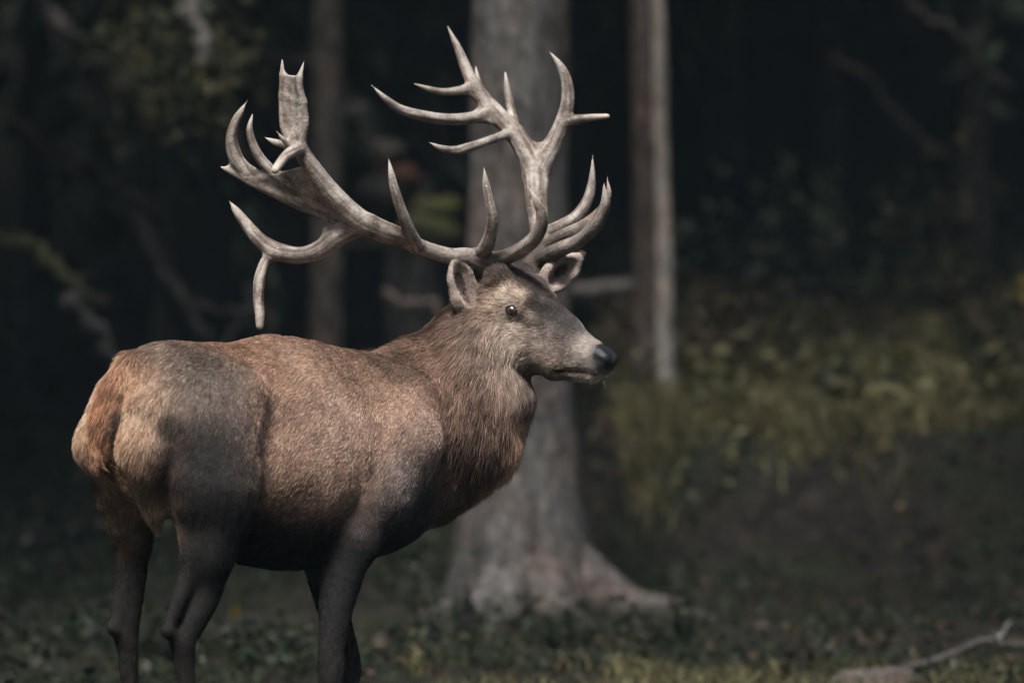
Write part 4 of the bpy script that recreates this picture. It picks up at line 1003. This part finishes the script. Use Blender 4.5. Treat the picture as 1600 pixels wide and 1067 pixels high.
    P(1310, 25.6, 1.30, .55, 10, 16, .085, 'leaf_pale', 2, 'low spreading pale leaved shrub against the black wood')
    P(1470, 26.0, 1.70, .45, 10, 16, .085, 'leaf_olive', 3, 'taller olive shrub against the black wood')
    P(1480, 22.0, .85, .50, 12, 22, .080, 'leaf_olive', 4, 'olive bush with arching sprays on top of the bank')
    P(1590, 21.5, .95, .45, 12, 20, .080, 'leaf_dark', 5, 'dark bush with a few yellow leaves at the bank end', 3)
    P(1370, 20.6, .55, .40, 10, 18, .075, 'leaf_dark', 6, 'dark green plant with two bright yellow leaves on the bank face', 2)
    P(1230, 22.5, .55, .45, 12, 16, .070, 'leaf_olive', 7, 'yellowish plant clump on the sunlit bank top')
    P(1120, 22.6, .45, .35, 10, 14, .070, 'grass', 8, 'small yellowish plant beside the pale grey stem')
    P(1180, 24.0, .55, .50, 10, 14, .070, 'litter', 9, 'reddish brown withered fern on the bank top', 0, 'withered_fern')
    P(1340, 23.4, .50, .45, 10, 12, .070, 'litter', 10, 'rusty withered fern below the low pale shrub', 0, 'withered_fern')
    P(960, 23.0, .45, .35, 9, 14, .075, 'leaf_olive', 11, 'yellow green plant below the pale fallen log')
    P(940, 26.0, 1.1, .40, 9, 14, .075, 'leaf_olive', 12, 'dim olive shrub between the thick and the slim trunk')
    P(420, 15.2, .26, .25, 9, 9, .055, 'leaf_dark', 13, 'low plant with a yellow leaf under the belly of the stag', 1, 'ground_plant')
    P(250, 15.6, .28, .35, 10, 10, .060, 'leaf_dark', 14, 'low dark plant between the hind legs of the stag', 0, 'ground_plant')
    P(100, 16.0, .30, .35, 10, 10, .060, 'leaf_dark', 15, 'low dark plant on the ground behind the rump', 0, 'ground_plant')
    P(690, 16.6, .55, .25, 8, 12, .055, 'leaf_dark', 16, 'tall dark sprig standing under the chest of the stag', 0, 'ground_plant')
    P(860, 16.2, .30, .35, 10, 12, .060, 'leaf_dark', 17, 'dark ground plant in front of the flared roots', 0, 'ground_plant')
    P(1050, 16.5, .25, .35, 10, 12, .060, 'leaf_dark', 18, 'dark ground plant right of the flared roots', 0, 'ground_plant')
    hang = [(285, 60, 20.8, 'leaf_pale'), (330, 130, 20.6, 'leaf_olive'), (240, 130, 21, 'leaf_olive'), (160, 60, 22.2, 'leaf_dark'), (205, 40, 21.5, 'leaf_olive'), (335, 60, 20.8, 'leaf_olive')]
    e = empty('hanging_branch', W(290, -60, 20.7)); tag(e, 'leafy green branch hanging beside the pale broken branch', 'branch'); o0 = np.array(e.location)
    for j, (px, py, Y, mt) in enumerate(hang):
        q = W(px, py, Y); V, F = tube(bent(o0, q, 8, .03, j) - o0, np.linspace(.02, .005, 8), 6, .05, j); mesh_obj('twig', V, F, [MAT['bark_dark']], e)
        r_ = np.random.default_rng(j); C = q - o0 + r_.normal(0, 1, (130, 3)) * np.array([.14, .12, .17]); V, F = leaves_mesh(C, r_.normal(0, 1, (130, 3)) - np.array([0, 0, .7]), r_.uniform(.04, .10, 130), j); mesh_obj('foliage', V, F, [MAT[mt]], e, False)
    # --- ground cover nobody could count
    onbank = lambda x, y: ((x > .75) & (y > 20.3)).astype(float)
    blades('bank_grass', 'tall faded grass on top of the bank', 'grass', scatter(90000, .6, 6, 18.9, 25, 1, lambda x, y: ragged(x, y) * patch(.9, 21, .42, .58)(x, y) * (1 - .75 * sstep((x - 1.7) / 1.2))), .20, .006, 'grass', 1)  # density stands for light: pale grass fills the lit band, thins rightwards
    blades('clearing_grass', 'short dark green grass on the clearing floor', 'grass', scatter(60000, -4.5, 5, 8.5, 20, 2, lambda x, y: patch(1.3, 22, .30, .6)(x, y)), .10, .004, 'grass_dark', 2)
    blades('yellow_green_grass', 'yellow green grass tufts at the near edge of the clearing', 'grass', scatter(9000, -.4, 3.4, 13.6, 15.2, 3, lambda x, y: patch(1.7, 23, .42, .6)(x, y)), .09, .005, 'grass', 3)  # tufts with their own yellow green colour
    r_ = np.random.default_rng(9)
    def cover(nm, lab, n, box, mat, size, seed, up=.3, hz=.12, dens=None):
        p = scatter(n, *box, seed, dens); r2 = np.random.default_rng(seed); p[:, 2] += r2.random(len(p)) ** 2 * hz
        V, F = leaves_mesh(p, r2.normal(0, 1, (len(p), 3)) * np.array([1, 1, up]) + np.array([0, 0, .15]), size * r2.uniform(.5, 1.3, len(p)), seed, .25, .6)
        tag(mesh_obj(nm, V, F, [MAT[mat]], None, False), lab, 'ground cover', kind='stuff')
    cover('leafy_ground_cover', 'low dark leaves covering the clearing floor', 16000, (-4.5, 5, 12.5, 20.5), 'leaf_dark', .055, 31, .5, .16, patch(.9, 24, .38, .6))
    cover('bank_undergrowth', 'mixed olive leaves growing over the bank', 10000, (.5, 6.5, 18.9, 25.2), 'leaf_olive', .075, 32, .6, .36, lambda x, y: ragged(x, y) * patch(.9, 25, .42, .58)(x, y) * (1 - .7 * sstep((x - 1.8) / 1.2)))  # olive leaves thin rightwards too, fall-off of light put into density
    cover('dark_undergrowth', 'dark leaves growing over the bank', 24000, (-6, 6.5, 18.6, 29), 'leaf_dark', .075, 33, .6, .40, patch(.8, 26, .38, .6))
    cover('rusty_undergrowth', 'rusty withered leaves among the green of the bank', 16000, (.5, 6.5, 18.9, 26), 'litter', .085, 35, .6, .42, lambda x, y: ragged(x, y) * patch(.9, 27, .44, .56)(x, y))
    cover('golden_undergrowth', 'yellowing leaves along the top of the bank', 5000, (.7, 3.2, 18.9, 23.5), 'grass', .095, 36, .7, .40, lambda x, y: ragged(x, y) * patch(1.2, 28, .50, .60)(x, y))
    cover('leaf_litter', 'brown fallen leaves on the forest floor', 26000, (-6, 6, 12, 30), 'litter', .055, 34, .25, .03, None)

def lump(rad, seed, n=20, m=12):
    v, f = sphere(1.0, n, m); r_ = np.random.default_rng(seed); v = v[:, [1, 2, 0]]
    d = vnoise(v + seed, 2.1, seed % 50) * .5 + vnoise(v + seed, 5.5, seed % 50 + 1) * .2; v = v * (.65 + d)[:, None]; return v * np.array(rad), f
def rock(name, label, xy, rad, mat, seed):
    v, f = lump(rad, seed); z = gz(*xy); tag(mesh_obj(name, v + np.array([xy[0], xy[1], z + rad[2] * .25]), f, [MAT[mat]], None, True, (xy[0], xy[1], z)), label, 'stone')

def build_haze():
    """thin haze, added to lift the blacks, round the clearing and everything the camera sees"""
    m = bpy.data.materials.new('haze'); m.use_nodes = True; t = m.node_tree; t.nodes.clear(); o = t.nodes.new('ShaderNodeOutputMaterial')
    v = t.nodes.new('ShaderNodeVolumePrincipled'); v.inputs['Color'].default_value = (.62, .86, 1.0, 1); v.inputs['Density'].default_value = .00055; v.inputs['Anisotropy'].default_value = .0  # haze added to lift the blacks of the dark wood
    t.links.new(v.outputs[0], o.inputs['Volume'])
    x0, x1, y0, y1, z0, z1 = -80, 80, -45, 115, -2, 62
    V = [(x, y, z) for x in (x0, x1) for y in (y0, y1) for z in (z0, z1)]
    F = [(0, 1, 3, 2), (4, 6, 7, 5), (0, 4, 5, 1), (2, 3, 7, 6), (0, 2, 6, 4), (1, 5, 7, 3)]
    tag(mesh_obj('haze', V, F, [m], None, False), 'thin bluish haze added to lift the dark between the trees', 'haze', kind='stuff')

build_forest()
build_stag()
build_haze()
